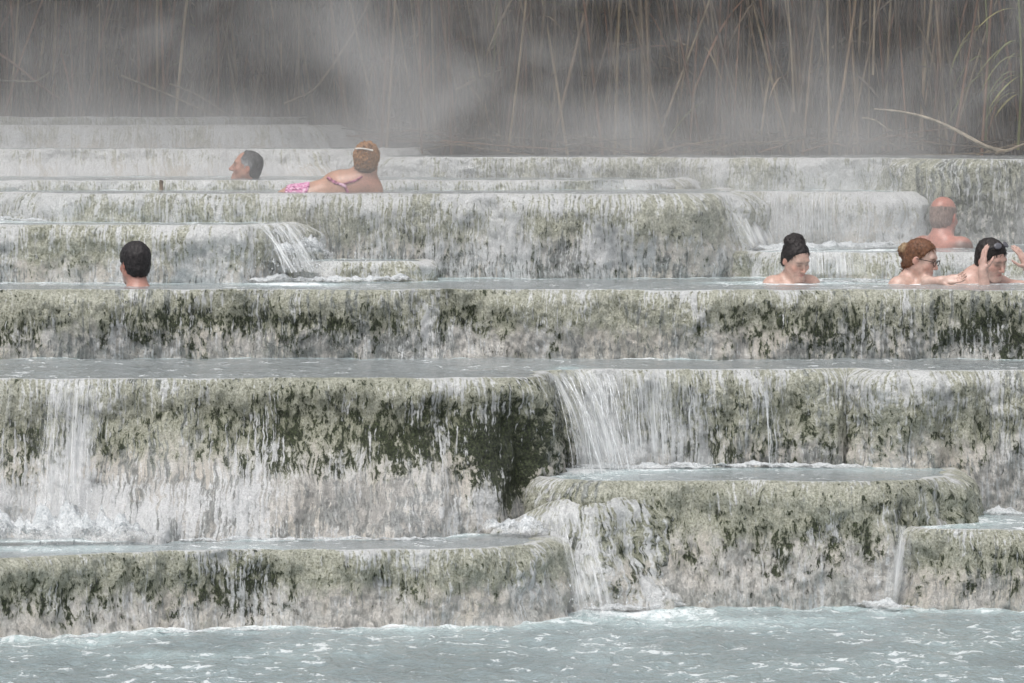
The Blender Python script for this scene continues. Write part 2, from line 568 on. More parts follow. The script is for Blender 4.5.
terrace('left_lobe', 1.583, [(-700, 25.5), (0, 25.5), (200, 25.42), (250, 25.46), (276, 25.66), (288, 26.0), (290, 26.7)],
        1.1, r=0.085, moss=-0.170, bare=-0.1, white=0.150, slate=0.050, seed=7.5, step=0.014,
        label='pale rounded travertine terrace behind the dark-haired man on the left')
terrace('small_lobe', 1.395, [(240, 26.1), (262, 25.72), (310, 25.6), (390, 25.58), (420, 25.68), (432, 25.95), (430, 26.5)],
        1.1, r=0.06, moss=-0.16, bare=-0.1, white=0.16, slate=-0.1, seed=8.5, step=0.014,
        label='small white travertine lobe beside the foaming cascade')
terrace('big_lobe', 1.728, [(-700, 26.9), (-60, 26.8), (12, 26.75), (28, 26.5), (60, 26.35), (140, 26.28), (400, 26.26), (620, 26.2), (685, 26.28), (715, 26.48), (730, 26.85), (732, 27.5), (728, 28.4)],
        1.1, r=0.11, moss=-0.110, bare=-0.12, white=0.150, slate=0.090, seed=9.5, step=0.014,
        label='broad rounded travertine terrace under the woman in the pink bikini')
terrace('thin_step', 1.778, [(-700, 27.6), (0, 27.65), (160, 27.7), (300, 27.72), (560, 27.75), (620, 27.85), (655, 28.1), (676, 28.5), (690, 29.2)],
        1.4, r=0.06, moss=-0.200, bare=-0.1, white=0.170, slate=-0.080, seed=10.5, step=0.016, rimw=0.9,
        label='thin travertine step just behind the woman in the pink bikini')
terrace('right_ledge', 1.425, [(690, 27.0), (735, 26.5), (765, 26.25), (850, 26.12), (950, 26.15), (1024, 26.1), (1700, 26.0)],
        1.1, r=0.10, moss=-0.250, bare=-0.05, white=0.190, slate=-0.100, seed=11.5, step=0.016,
        label='low pale travertine ledge behind the bathers on the right')
terrace('right_lobe', 1.712, [(560, 28.7), (650, 28.25), (720, 28.05), (820, 27.95), (880, 27.92), (912, 28.05), (926, 28.35), (928, 29.0)],
        1.2, rimw=0.6, r=0.10, moss=-0.310, bare=-0.15, white=0.20, slate=0.010, seed=12.5, step=0.016,
        label='smooth pale travertine lobe at the right, left of the bald man')
terrace('back_wall', 1.893, [(300, 30.6, .1), (380, 29.6, .1), (430, 29.3, .1), (520, 29.15, .1), (700, 29.0, .05), (860, 28.8, 0), (898, 28.55, 0), (920, 28.2, 0), (960, 28.05, 0), (1024, 28.0, 0), (1700, 27.9, 0)],
        1.2, r=0.07, moss=-0.340, bare=-0.1, white=0.190, slate=0.000, seed=13.5, step=0.017, control=ctl_right_wall,
        label='misty travertine wall along the foot of the reeds, mottled black at its right end')
terrace('back_left', 1.935, [(-700, 29.9, .5), (0, 29.95, .5), (200, 30.05, .5), (310, 30.15, .5), (375, 30.5, .4), (410, 31.1, .3), (415, 31.8, .3)],
        1.6, rimw=0.6, r=0.08, moss=-0.410, bare=-0.15, white=0.250, slate=-0.090, seed=14.5, step=0.018,
        label='bluish white sloping travertine terrace behind the grey-haired man')
terrace('top_left', 2.075, [(-700, 31.2, .2), (0, 31.3, .2), (200, 31.35, .2), (285, 31.45, .2), (322, 31.75, .2), (334, 32.4, .2)],
        1.7, rimw=0.6, r=0.10, moss=-0.330, bare=-0.15, white=0.20, slate=-0.090, seed=15.5, step=0.018,
        label='white travertine terrace second from the top on the left')
terrace('top_ledge', 2.125, [(-700, 32.0, .1), (0, 32.1, .1), (140, 32.15, .1), (230, 32.5, .1), (300, 33.2, .1)],
        1.8, r=0.05, moss=-0.2, bare=-0.1, white=0.12, slate=0.02, seed=16.5, step=0.02,
        label='topmost thin travertine ledge on the left, fading into steam')

# ------------------------------------------------------------------ pools
WALLPTS = {}


def wall_line(key):
    P, z, r, N = PATHS[key]
    W = P[:, :2] + N * (r + np.maximum(P[:, 2], -0.05))[:, None]
    return W[::3]


def pool(name, label, z, key, y_back, walls, x0=-HALF, x1=HALF, spots=(), dx=0.03, mat=None, foam_w=0.12, amp=0.004, y_front=None):
    xs = np.arange(x0, x1, dx)
    if key:
        P, _, r, N = PATHS[key]
        rimp = P[:, :2] - N * 0.03
        # lowest y of the lip at each x
        order = np.argsort(rimp[:, 0])
        rx, ry = rimp[order, 0], rimp[order, 1]
        y0 = np.full(len(xs), np.nan)
        seg = np.digitize(rx, xs - dx / 2) - 1
        for s in range(len(xs)):
            k = seg == s
            if k.any():
                y0[s] = ry[k].min()
        ok = ~np.isnan(y0)
        first, last = np.argmax(ok), len(xs) - 1 - np.argmax(ok[::-1])
        y0[first:last + 1] = np.interp(xs[first:last + 1], xs[ok], y0[ok])
        xs, y0 = xs[first:last + 1], y0[first:last + 1]
        yb = np.full(len(xs), y_back)
    else:
        y0 = np.full(len(xs), y_front)
        yb = np.full(len(xs), y_back)
    m = max(8, int((np.max(yb) - np.min(y0)) / dx))
    tt = np.linspace(0, 1, m)
    Xg = np.repeat(xs[:, None], m, 1)
    Yg = y0[:, None] + (yb - y0)[:, None] * tt[None, :]
    p = np.stack([Xg.ravel(), Yg.ravel(), np.full(Xg.size, z * 7)], 1)
    zz = z + amp * (fbm(p * [5.0, 3.2, 1], 3) + 0.9 * fbm(p * [13.0, 6.5, 1] + 5, 2)) * np.clip((p[:, 1] - np.repeat(y0, m)) / 0.12, 0.15, 1)
    verts = np.stack([p[:, 0], p[:, 1], zz], 1)
    n = len(xs)
    ii, jj = np.meshgrid(np.arange(n - 1), np.arange(m - 1), indexing='ij')
    a = (ii * m + jj).ravel()
    faces = np.stack([a, a + m, a + m + 1, a + 1], 1)
    foam = np.zeros(len(verts))
    for w in walls:
        L = wall_line(w)
        best = np.full(len(verts), 9.0)
        for c in range(0, len(L), 40):
            d = np.sqrt(((verts[:, None, :2] - L[None, c:c + 40]) ** 2).sum(2)).min(1) if len(verts) < 60000 else None
            if d is None:
                d = np.full(len(verts), 9.0)
                near = np.abs(verts[:, 0] - L[c:c + 40, 0].mean()) < 1.2
                if near.any():
                    d[near] = np.sqrt(((verts[near][:, None, :2] - L[None, c:c + 40]) ** 2).sum(2)).min(1)
            best = np.minimum(best, d)
        foam = np.maximum(foam, np.exp(-best / foam_w) * (0.75 + 0.45 * fbm(p * [1.5, 1.5, 1], 2)))
    for (px, py, rx, ry, s) in spots:
        d = (CAM_Z - z) * F / (py - HOR)
        foam = np.maximum(foam, s * np.exp(-(((verts[:, 0] - X(px, d)) / rx) ** 2 + ((verts[:, 1] - d) / ry) ** 2)))
    o = mesh_obj(name, verts, faces, mat or M_POOL, attrs={'foam': foam})
    tag(o, label, 'water', kind='structure')
    return o


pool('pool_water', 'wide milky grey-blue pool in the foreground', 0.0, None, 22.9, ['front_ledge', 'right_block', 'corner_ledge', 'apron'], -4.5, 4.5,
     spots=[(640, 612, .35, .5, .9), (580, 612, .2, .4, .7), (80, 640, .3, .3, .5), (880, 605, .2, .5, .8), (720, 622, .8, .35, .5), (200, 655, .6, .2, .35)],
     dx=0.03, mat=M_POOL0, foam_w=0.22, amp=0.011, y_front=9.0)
pool('pool_water', 'narrow strip of water on the bottom left ledge', 0.315, 'front_ledge', 22.0, ['left_block'], spots=[(60, 548, .5, .3, .55), (250, 549, .3, .2, .4)], foam_w=0.08)
pool('pool_water', 'long grey pool in front of the green-topped terrace', 0.971, 'left_block', 24.6, ['mid_wall'], foam_w=0.05, amp=0.006, spots=[(570, 369, .1, .3, .5)])
pool('pool_water', 'small foaming pool on the mossy right block', 0.532, 'right_block', 23.4, ['left_block'], foam_w=0.30, spots=[(640, 467, .6, .3, 1.0), (580, 470, .3, .4, 1.0)])
pool('pool_water', 'small foaming pool on the bottom right corner ledge', 0.333, 'corner_ledge', 23.4, ['left_block', 'right_block'], foam_w=0.25, spots=[(990, 507, .4, .4, 1.2)])
pool('pool_water', 'pool where most of the bathers sit, along the long terrace', 1.296, 'mid_wall', 26.4, ['left_lobe', 'small_lobe', 'big_lobe', 'right_ledge'], foam_w=0.16,
     spots=[(290, 284, .25, .4, 1.1), (790, 283, .5, .3, .8), (60, 283, .3, .3, .5), (960, 283, .5, .3, .6), (135, 285, .18, .2, .6), (796, 283.5, .25, .2, .9), (922, 283.5, .28, .2, .9), (992, 283.5, .3, .2, .9)])
pool('pool_water', 'water on the pale left terrace', 1.583, 'left_lobe', 26.9, ['big_lobe'], foam_w=0.15, spots=[(20, 222, .3, .3, .9)])
pool('pool_water', 'water on the small white lobe', 1.395, 'small_lobe', 26.4, ['big_lobe', 'left_lobe'], foam_w=0.2)
pool('pool_water', 'shallow pool the woman in the pink bikini lies in', 1.728, 'big_lobe', 28.0, ['thin_step'], foam_w=0.08)
pool('pool_water', 'shallow pool of the grey-haired man', 1.778, 'thin_step', 30.2, ['back_left'], foam_w=0.10)
pool('pool_water', 'foaming pool the bald man stands in', 1.425, 'right_ledge', 28.3, ['right_lobe', 'back_wall', 'big_lobe'], foam_w=0.25, spots=[(770, 250, .5, .4, 1.1), (850, 250, .6, .3, .8)])
pool('pool_water', 'water on the smooth pale lobe at the right', 1.712, 'right_lobe', 29.2, ['back_wall'], foam_w=0.12)
pool('pool_water', 'water on top of the misty back wall', 1.893, 'back_wall', 31.2, [], foam_w=0.1)
pool('pool_water', 'water on the bluish white terrace', 1.935, 'back_left', 31.6, ['top_left'], foam_w=0.15)
pool('pool_water', 'water on the second highest left terrace', 2.075, 'top_left', 32.4, ['top_ledge'], foam_w=0.1)
pool('pool_water', 'water on the topmost left ledge', 2.125, 'top_ledge', 33.2, [], foam_w=0.1)


# ------------------------------------------------------------------ foam mounds along the feet of the falls
def foam_bank(label, pts, z, h, w, seed=0.0, dens=0.3):
    """pts [(px, d)] along the foot of a fall."""
    path = smooth_path([(p[0], p[1], 0) for p in pts])
    P, u = resample(path, 0.012, 0.03)
    n = len(P)
    T = np.gradient(P[:, :2], axis=0)
    T /= np.linalg.norm(T, axis=1)[:, None] + 1e-9
    N = np.stack([T[:, 1], -T[:, 0]], 1)
    m = 15
    t = np.linspace(-1, 1, m)
    q = np.stack([np.repeat(u[:, None], m, 1).ravel(), np.repeat(t[None], n, 0).ravel() * w, np.full(n * m, seed)], 1)
    ends = np.clip(np.minimum(u, u[-1] - u) / 0.15, 0, 1)
    hh = (0.45 + 0.8 * np.abs(fbm(q * [6, 6, 1], 3)) + 0.45 * np.abs(fbm(q * [25, 25, 1], 2)))
    sh = np.repeat((1 - np.abs(t) ** 1.6)[None], n, 0).ravel() * np.repeat(ends, m)
    zz = z - 0.008 + h * hh * sh
    ww = w * (0.75 + 0.5 * fbm(np.stack([u * 3, np.full(n, seed), np.zeros(n)], 1), 2))
    xy = P[:, None, :2] + N[:, None, :] * (t[None, :, None] * ww[:, None, None])
    verts = np.column_stack([xy.reshape(-1, 2), zz])
    verts[:, 1] += 0.02 * fbm(q * [20, 20, 1] + 4, 2)
    ii, jj = np.meshgrid(np.arange(n - 1), np.arange(m - 1), indexing='ij')
    a = (ii * m + jj).ravel()
    faces = np.stack([a, a + 1, a + m + 1, a + m], 1)
    o = mesh_obj('foam', verts, faces, M_FOAM, attrs={'edge': sh * 1.2 - 0.35 + dens * 0.5})
    tag(o, label, 'foam', kind='stuff')


foam_bank('white foam at the foot of the strands on the right block', [(556, 22.95), (600, 22.92), (700, 22.95), (800, 23.0), (890, 22.95)], 0.532, 0.035, 0.10, 1, 0.5)
foam_bank('white foam on the corner ledge at the bottom right', [(965, 22.85), (985, 22.8), (1040, 22.8)], 0.333, 0.05, 0.16, 2, 0.6)
foam_bank('spray piled at the foot of the left block', [(-60, 21.42), (20, 21.4), (90, 21.42), (160, 21.5)], 0.315, 0.17, 0.18, 3, 0.75)
foam_bank('white water tumbling between the left block and the apron', [(468, 21.98), (500, 21.9), (530, 21.78), (556, 21.68)], 0.31, 0.10, 0.22, 15, 0.35)
foam_bank('thin white foam along the foot of the left block', [(140, 21.55), (260, 21.6), (380, 21.62), (470, 21.7)], 0.315, 0.025, 0.07, 4, 0.0)
foam_bank('white foam at the foot of the apron', [(562, 21.75), (600, 21.72), (650, 21.85), (700, 21.98)], 0.0, 0.04, 0.12, 5, 0.25)
foam_bank('white foam at the foot of the stream by the corner ledge', [(835, 21.93), (870, 21.88), (900, 21.78), (935, 21.78)], 0.0, 0.05, 0.11, 6, 0.3)
foam_bank('foam along the foot of the bottom left ledge', [(40, 20.58), (130, 20.78), (250, 20.93), (380, 21.02), (470, 21.05)], 0.0, 0.018, 0.06, 7, 0.0)
foam_bank('foam along the foot of the mossy right block', [(690, 21.98), (760, 21.97), (840, 21.97)], 0.0, 0.018, 0.06, 8, 0.0)
foam_bank('foam boiling at the foot of the left cascade', [(225, 25.35), (270, 25.38), (320, 25.42), (380, 25.46), (430, 25.52)], 1.296, 0.045, 0.12, 9, 0.5)
foam_bank('foam tumbling off the end of the pale left terrace, upper part', [(252, 25.42), (268, 25.45), (288, 25.62)], 1.52, 0.07, 0.10, 16, 0.45)
foam_bank('foam tumbling off the end of the pale left terrace, lower part', [(258, 25.36), (280, 25.38), (305, 25.55)], 1.43, 0.08, 0.12, 17, 0.45)
foam_bank('foam on the small white lobe under the cascade', [(262, 25.62), (285, 25.62), (310, 25.62), (345, 25.66)], 1.40, 0.13, 0.13, 10, 0.55)
foam_bank('white foam left of the woman with the dark bun', [(735, 26.62), (760, 26.55), (800, 26.6), (860, 26.9), (900, 27.2)], 1.425, 0.05, 0.16, 11, 0.5)
foam_bank('foam round the seated bathers on the right', [(745, 25.45), (800, 25.42), (880, 25.45), (960, 25.4), (1040, 25.4)], 1.296, 0.022, 0.08, 12, 0.3)
foam_bank('thin foam behind the dark-haired man', [(-40, 25.25), (40, 25.22), (100, 25.25), (190, 25.22)], 1.296, 0.016, 0.06, 13, 0.1)
foam_bank('foam on the left terrace below the curved lip', [(-40, 26.5), (10, 26.45), (60, 26.25)], 1.583, 0.03, 0.10, 14, 0.4)


# ------------------------------------------------------------------ falling water
def fall_sheet(label, lip, out, drop, curve_x=0.0, seed=0.0, edge=0.0, power=2.0):
    """a veil of water: lip [(px, d, z)], thrown 'out' metres forward while it drops 'drop' metres."""
    L = np.array([(X(p[0], p[1]), p[1], p[2]) for p in lip])
    k = np.linspace(0, len(L) - 1, 60)
    L = np.stack([np.interp(k, np.arange(len(L)), L[:, c]) for c in range(3)], 1)
    n, m = len(L), 40
    t = np.linspace(0, 1, m)
    q = np.stack([np.repeat(np.linspace(0, 1, n)[:, None], m, 1).ravel() * 3, np.repeat(t[None], n, 0).ravel(), np.full(n * m, seed)], 1)
    nz = fbm(q * [4, .6, 1], 3).reshape(n, m)
    sgn = np.linspace(-1, 1, n)[:, None]
    xs = L[:, 0][:, None] + curve_x * t[None, :] * (1 + 0.2 * nz)
    ys = L[:, 1][:, None] - out * t[None, :] * (1 + 0.35 * nz) - 0.012 * nz
    zs = L[:, 2][:, None] + 0.012 - drop * t[None, :] ** power
    verts = np.stack([xs, ys, zs], 2).reshape(-1, 3)
    ii, jj = np.meshgrid(np.arange(n - 1), np.arange(m - 1), indexing='ij')
    a = (ii * m + jj).ravel()
    faces = np.stack([a, a + 1, a + m + 1, a + m], 1)
    ed = np.repeat(1 - np.abs(sgn) ** 3, m, 1).ravel()
    ed = ed + edge + 0.25 * np.repeat(t[None], n, 0).ravel() - 0.25
    w = np.linalg.norm(L[-1] - L[0])
    tf = np.repeat(t[None], n, 0).ravel()
    sf = np.repeat(np.abs(sgn), m, 1).ravel() + 0.25 * fbm(q * [1, 2.5, 1] + 7, 2)
    fade = (1 - sstep(0.35, 1.0, sf)) * sstep(0.0, 0.15, tf) * (1 - 0.6 * sstep(0.85, 1.0, tf))
    uv = np.stack([np.repeat(np.linspace(0, w, n)[:, None], m, 1).ravel() + seed, np.repeat(t[None] * drop, n, 0).ravel()], 1)
    o = mesh_obj('waterfall', verts, faces, M_FALL, attrs={'edge': ed, 'fade': fade}, uv=uv)
    tag(o, label, 'waterfall', kind='stuff')


def strands(label, items, seed=0):
    """items: (px, d, z_top, drop, out, width, sideways)"""
    r_ = np.random.default_rng(seed)
    Vs, Fs = [], []
    base = 0
    for (px, d, z, drop, out, wd, side) in items:
        m = 26
        t = np.linspace(0, 1, m)
        ph = r_.uniform(0, 50)
        jit = fbm(np.stack([t * 3, np.full(m, ph), np.zeros(m)], 1), 3)
        cx = X(px, d) + side * t + 0.012 * jit * t
        cy = d - out * t ** 0.8
        cz = z - drop * t ** 1.6
        ww = wd * (0.35 + 0.9 * np.abs(fbm(np.stack([t * 6, np.full(m, ph + 9), np.zeros(m)], 1), 3))) * np.minimum(1, t * 5 + 0.2)
        for a in range(5):
            an = a * 2 * math.pi / 5
            Vs.append(np.stack([cx + ww * math.cos(an), cy + ww * 0.7 * math.sin(an), cz], 1))
        for i in range(m - 1):
            for a in range(5):
                b = (a + 1) % 5
                Fs.append((base + a * m + i, base + a * m + i + 1, base + b * m + i + 1, base + b * m + i))
        base += 5 * m
    o = mesh_obj('waterfall', np.vstack(Vs), np.array(Fs), M_STRAND)
    tag(o, label, 'waterfall', kind='stuff')


fall_sheet('arching veil of white water at the corner of the tall terrace', [(538, 22.5, .965), (552, 22.8, .968), (575, 23.0, .97), (615, 23.04, .97)], 0.24, 0.43, 0.17, 1.0, 0.35, 1.7)
fall_sheet('thin translucent sheet of water right of the corner veil', [(570, 22.98, .955), (640, 23.0, .955), (720, 23.0, .955)], 0.10, 0.41, 0.03, 1.6, 0.0, 1.4)
r_ = np.random.default_rng(3)
it = []
for k in range(20):
    px = r_.uniform(550, 612)
    it.append((px, 22.7 + (px - 550) / 62 * 0.3, .965, 0.43, r_.uniform(.14, .28), r_.uniform(.0015, .0045), r_.uniform(.06, .24) * (1.3 - (px - 550) / 70)))
strands('bright arching jets inside the veil at the terrace corner', it, 1)
it = []
for k in range(22):
    px = r_.choice([612, 628, 648, 662, 690, 760, 768, 776]) + r_.normal(0, 5)
    it.append((px, 22.97, .93 - r_.uniform(0, .06), r_.uniform(.25, .42), r_.uniform(.01, .07), r_.uniform(.0012, .003), r_.uniform(0, .05)))
strands('thin white strands dripping from the tall terrace over the right pool', it, 2)
fall_sheet('broad thin fall of water at the far left of the tall terrace', [(25, 22.22, .955), (70, 22.2, .96), (115, 22.22, .955)], 0.62, 0.60, 0.02, 2.0, 0.05, 1.5)
fall_sheet('faint sheet of water at the left edge of the tall terrace', [(-30, 22.22, .955), (0, 22.2, .96), (30, 22.22, .955)], 0.62, 0.60, 0.0, 2.6, -0.15, 1.5)
fall_sheet('narrow stream running down beside the corner ledge', [(864, 22.5, .335), (888, 22.12, .34), (925, 21.88, .34)], 0.16, 0.33, -0.06, 3.0, 0.35, 1.6)
fall_sheet('white stream sliding down the apron beside the bottom left ledge', [(522, 21.85, .40), (560, 21.74, .44), (615, 21.7, .44)], 0.26, 0.43, 0.10, 5.0, 0.0, 1.3)
fall_sheet('foaming cascade at the end of the pale left terrace', [(232, 25.42, 1.588), (262, 25.48, 1.592), (284, 25.66, 1.592), (300, 25.95, 1.592)], 0.26, 0.25, 0.18, 6.0, 0.2, 1.5)
fall_sheet('white water falling at the right end of the broad terrace', [(712, 26.4, 1.66), (738, 26.75, 1.66), (756, 27.2, 1.66)], 0.18, 0.22, 0.12, 7.0, 0.5, 1.4)
fall_sheet('thin film of water over the low pale ledge behind the bathers', [(750, 26.2, 1.435), (830, 26.05, 1.435), (900, 26.05, 1.435)], 0.12, 0.13, 0.0, 8.0, 0.1, 1.3)
fall_sheet('thin film of water down the smooth pale lobe', [(720, 27.95, 1.715), (800, 27.85, 1.715), (890, 27.82, 1.715)], 0.10, 0.28, 0.0, 9.0, -0.05, 1.3)
it = []
for k in range(16):
    px = r_.uniform(244, 290)
    it.append((px, 25.42 + max(0, px - 262) * .012, 1.59, .24, r_.uniform(.1, .25), r_.uniform(.002, .005), r_.uniform(.05, .24)))
strands('white jets of the foaming cascade on the left', it, 4)


def droplets(label, items, seed):
    r_ = np.random.default_rng(seed)
    Vs, Fs, b = [], [], 0
    octa = np.array([(1, 0, 0), (-1, 0, 0), (0, 1, 0), (0, -1, 0), (0, 0, 1), (0, 0, -1)], float)
    tri = [(0, 2, 4), (2, 1, 4), (1, 3, 4), (3, 0, 4), (2, 0, 5), (1, 2, 5), (3, 1, 5), (0, 3, 5)]
    for (px, py, d, sx, sz, n) in items:
        c = V(px, py, d)
        for k in range(n):
            p = c + np.array([r_.normal(0, sx), r_.normal(0, .08), abs(r_.normal(0, sz))])
            s = r_.uniform(.0015, .0045)
            Vs.append(p + octa * s * [1, 1, r_.uniform(1, 2.2)])
            Fs += [tuple(i + b for i in f) for f in tri]
            b += 6
    o = mesh_obj('spray', np.vstack(Vs), np.array(Fs), M_STRAND)
    tag(o, label, 'spray', kind='stuff')


droplets('droplets thrown up at the foot of the left block', [(40, 540, 21.4, .25, .10, 260), (120, 545, 21.45, .2, .06, 120)], 1)
droplets('droplets of the foaming cascade on the left', [(290, 272, 25.4, .12, .10, 200), (330, 270, 25.5, .2, .04, 90)], 2)
droplets('droplets at the foot of the apron', [(575, 606, 21.6, .06, .06, 70), (640, 603, 21.75, .2, .03, 60)], 3)

# ------------------------------------------------------------------ ground, bank
g = mesh_obj('ground', [(-900, -60, -.35), (900, -60, -.35), (900, 1500, -.35), (-900, 1500, -.35)], [(0, 1, 2, 3)], M_SOIL)
tag(g, 'dark damp ground beyond the springs', 'ground', kind='structure')
xs = np.linspace(-14, 14, 141)
ys = np.concatenate([np.linspace(30.6, 38, 75), np.linspace(38.5, 60, 30)])
Xg, Yg = np.meshgrid(xs, ys, indexing='ij')
p = np.stack([Xg.ravel(), Yg.ravel(), np.zeros(Xg.size)], 1)
right = sstep(-1.0, 0.2, p[:, 0])
front = 33.2 - 2.6 * right
hz = 1.86 + 0.10 * (1 - right) + 0.07 * np.clip(p[:, 1] - front, 0, 4) + 1.1 * np.clip(p[:, 1] - front - 3, 0, 6) + 0.07 * fbm(p * [1.5, 1.5, 1], 4)
hz = np.where(p[:, 1] < front - .3, 1.55, hz)
n, m = Xg.shape
ii, jj = np.meshgrid(np.arange(n - 1), np.arange(m - 1), indexing='ij')
a = (ii * m + jj).ravel()
bank = mesh_obj('earth_bank', np.column_stack([p[:, :2], hz]), np.stack([a, a + m, a + m + 1, a + 1], 1), M_SOIL)
tag(bank, 'dark earth bank under the reeds', 'bank', kind='structure')


def bank_z(x, y):
    right = float(sstep(-1.0, 0.2, np.array([x]))[0])
    fr = 33.2 - 2.6 * right
    return 1.86 + .10 * (1 - right) + .07 * min(max(y - fr, 0), 4) + 1.1 * min(max(y - fr - 3, 0), 6)


# ------------------------------------------------------------------ reeds
TANS = np.array([(.20, .150, .105), (.13, .105, .078), (.09, .074, .060), (.24, .195, .135), (.17, .10, .068), (.07, .058, .046)])
GREENS = np.array([(.10, .115, .045), (.15, .16, .06), (.20, .19, .08)])


class RB:
    """collects stalks and leaves as one mesh"""
    def __init__(self):
        self.v, self.f, self.c, self.b = [], [], [], 0

    def tube(self, pts, r0, r1, col, sides=5):
        pts = np.asarray(pts, float)
        m = len(pts)
        T = np.gradient(pts, axis=0)
        T /= np.linalg.norm(T, axis=1)[:, None] + 1e-9
        A = np.cross(T, [0.31, 0.9, 0.11]); A /= np.linalg.norm(A, axis=1)[:, None] + 1e-9
        B = np.cross(T, A)
        rr = np.linspace(r0, r1, m)[:, None]
        for k in range(sides):
            an = 2 * math.pi * k / sides
            self.v.append(pts + rr * (A * math.cos(an) + B * math.sin(an)))
        jj = np.arange(m - 1)
        for k in range(sides):
            k2 = (k + 1) % sides
            self.f.append(np.stack([self.b + k * m + jj, self.b + k * m + jj + 1, self.b + k2 * m + jj + 1, self.b + k2 * m + jj], 1))
        self.c.append(np.repeat(np.asarray(col)[None], m * sides, 0) * np.tile(0.8 + 0.4 * np.random.default_rng(self.b).random(m), sides)[:, None])
        self.b += m * sides

    def leaf(self, p0, dirv, length, width, droop, col, twist=0.0):
        m = 7
        t = np.linspace(0, 1, m)[:, None]
        dirv = np.asarray(dirv, float); dirv /= np.linalg.norm(dirv)
        P = np.asarray(p0) + dirv * t * length + np.array([0, 0, -1.0]) * droop * length * t ** 2
        side = np.cross(dirv, [0, 0, 1.0]); side /= np.linalg.norm(side) + 1e-9
        up = np.cross(side, dirv)
        s2 = side * np.cos(twist * t) + up * np.sin(twist * t)
        w = width * np.sin(np.clip(t * 0.93 + 0.07, 0, 1) * math.pi) ** 0.7
        fold = up * w * 0.35
        self.v += [P - s2 * w + fold, P, P + s2 * w + fold]
        jj = np.arange(m - 1)
        for k in (0, 1):
            self.f.append(np.stack([self.b + k * m + jj, self.b + k * m + jj + 1, self.b + (k + 1) * m + jj + 1, self.b + (k + 1) * m + jj], 1))
        self.c.append(np.repeat(np.asarray(col)[None], 3 * m, 0))
        self.b += 3 * m

    def build(self, name, parent=None):
        return mesh_obj(name, np.vstack(self.v), np.vstack(self.f), M_REED, parent=parent, cols=np.vstack(self.c))


rr = np.random.default_rng(21)


def stalk_pts(x, y, z, h, lean, bow, m=8):
    t = np.linspace(0, 1, m)
    az = rr.uniform(0, 2 * math.pi)
    kx, ky = rr.normal(0, .012, 2)
    return np.stack([x + lean * t * h + bow * math.cos(az) * t ** 2 * h + kx * np.sin(t * 9), y + bow * math.sin(az) * t ** 2 * h * .6 + ky * np.sin(t * 7), z + h * t], 1)


def pick(arr):
    return arr[rr.integers(len(arr))] * rr.uniform(.6, 1.4) * 1.0 * np.array([1.06, 1.0, .92])


thicket = RB()
for k in range(2600):
    x = rr.uniform(-6, 6)
    right = float(sstep(-1.0, 0.2, np.array([x]))[0])
    fr = 33.3 - 2.3 * right
    y = fr + rr.uniform(-.15, .1) + rr.exponential(.8)
    if y > 39: continue
    h = rr.uniform(3.2, 6.5)
    lean = rr.normal(0, .13) + (.05 if x < -2 else 0)
    thicket.tube(stalk_pts(x, y, bank_z(x, y) - .05, h, lean, rr.normal(0, .08)), rr.uniform(.006, .012), .004, pick(TANS), 4)
for k in range(9000):
    x = rr.uniform(-6, 6)
    right = float(sstep(-1.0, 0.2, np.array([x]))[0])
    y = 33.3 - 2.3 * right + 0.05 + rr.exponential(.8)
    if y > 38: continue
    z = bank_z(x, y) + (rr.uniform(.05, 2.0) if rr.random() < .6 else rr.uniform(2.0, 6.0))
    an = rr.uniform(0, 2 * math.pi)
    green = rr.random() < (.55 if x > 2.6 else .12)
    thicket.leaf((x, y, z), (math.cos(an), math.sin(an) * .6, rr.uniform(-1.2, .6)), rr.uniform(.2, .5), rr.uniform(.004, .009), rr.uniform(.2, 1.1), pick(GREENS) * .8 if green else pick(TANS), rr.uniform(-1.5, 1.5))
for k in range(6500):  # unseen leaves added above the frame to shade steam and reeds
    x = rr.uniform(-6.5, 6.5)
    y = rr.uniform(30.0, 35.5)
    an = rr.uniform(0, 2 * math.pi)
    thicket.leaf((x, y, rr.uniform(3.35, 6.3)), (math.cos(an), math.sin(an), rr.uniform(-.3, .5)), rr.uniform(.4, .8), rr.uniform(.018, .034), rr.uniform(.05, .3), pick(GREENS) * .7 if rr.random() < .4 else pick(TANS), rr.uniform(-1.5, 1.5))
for k in range(450):   # fallen litter of stems
    x = rr.uniform(-6, 6)
    right = float(sstep(-1.0, 0.2, np.array([x]))[0])
    y = 33.1 - 2.3 * right + rr.exponential(.6)
    z = bank_z(x, y) + rr.uniform(0, .08)
    an = rr.uniform(-.5, .5) + (math.pi if rr.random() < .5 else 0)
    L = rr.uniform(.2, .9)
    thicket.tube([(x, y, z), (x + L * .5 * math.cos(an), y + L * .3 * math.sin(an), z + rr.uniform(0, .10)), (x + L * math.cos(an), y + L * .6 * math.sin(an), z + rr.uniform(-.02, .12))], rr.uniform(.003, .007), .003, pick(TANS), 4)
th = thicket.build('reed_thicket')
tag(th, 'dense dark thicket of dead reeds and leaves behind the springs', 'reeds', kind='stuff')


def reed(name, label, pts, r0, r1, col, leaves, group=None, cat='reed'):
    """pts absolute; the thing is an Empty at its base with a stem and leaves"""
    pts = np.asarray(pts, float)
    root = empty(name, pts[0])
    tag(root, label, cat, group)
    s = RB(); s.tube(pts - pts[0], r0, r1, col, 6); s.build('stem', root)
    if leaves:
        for (i, dv, ln, wd, dr, lc) in leaves:
            b = RB(); b.leaf(pts[i] - pts[0], dv, ln, wd, dr, lc, .6); b.build('leaf', root)
    return root


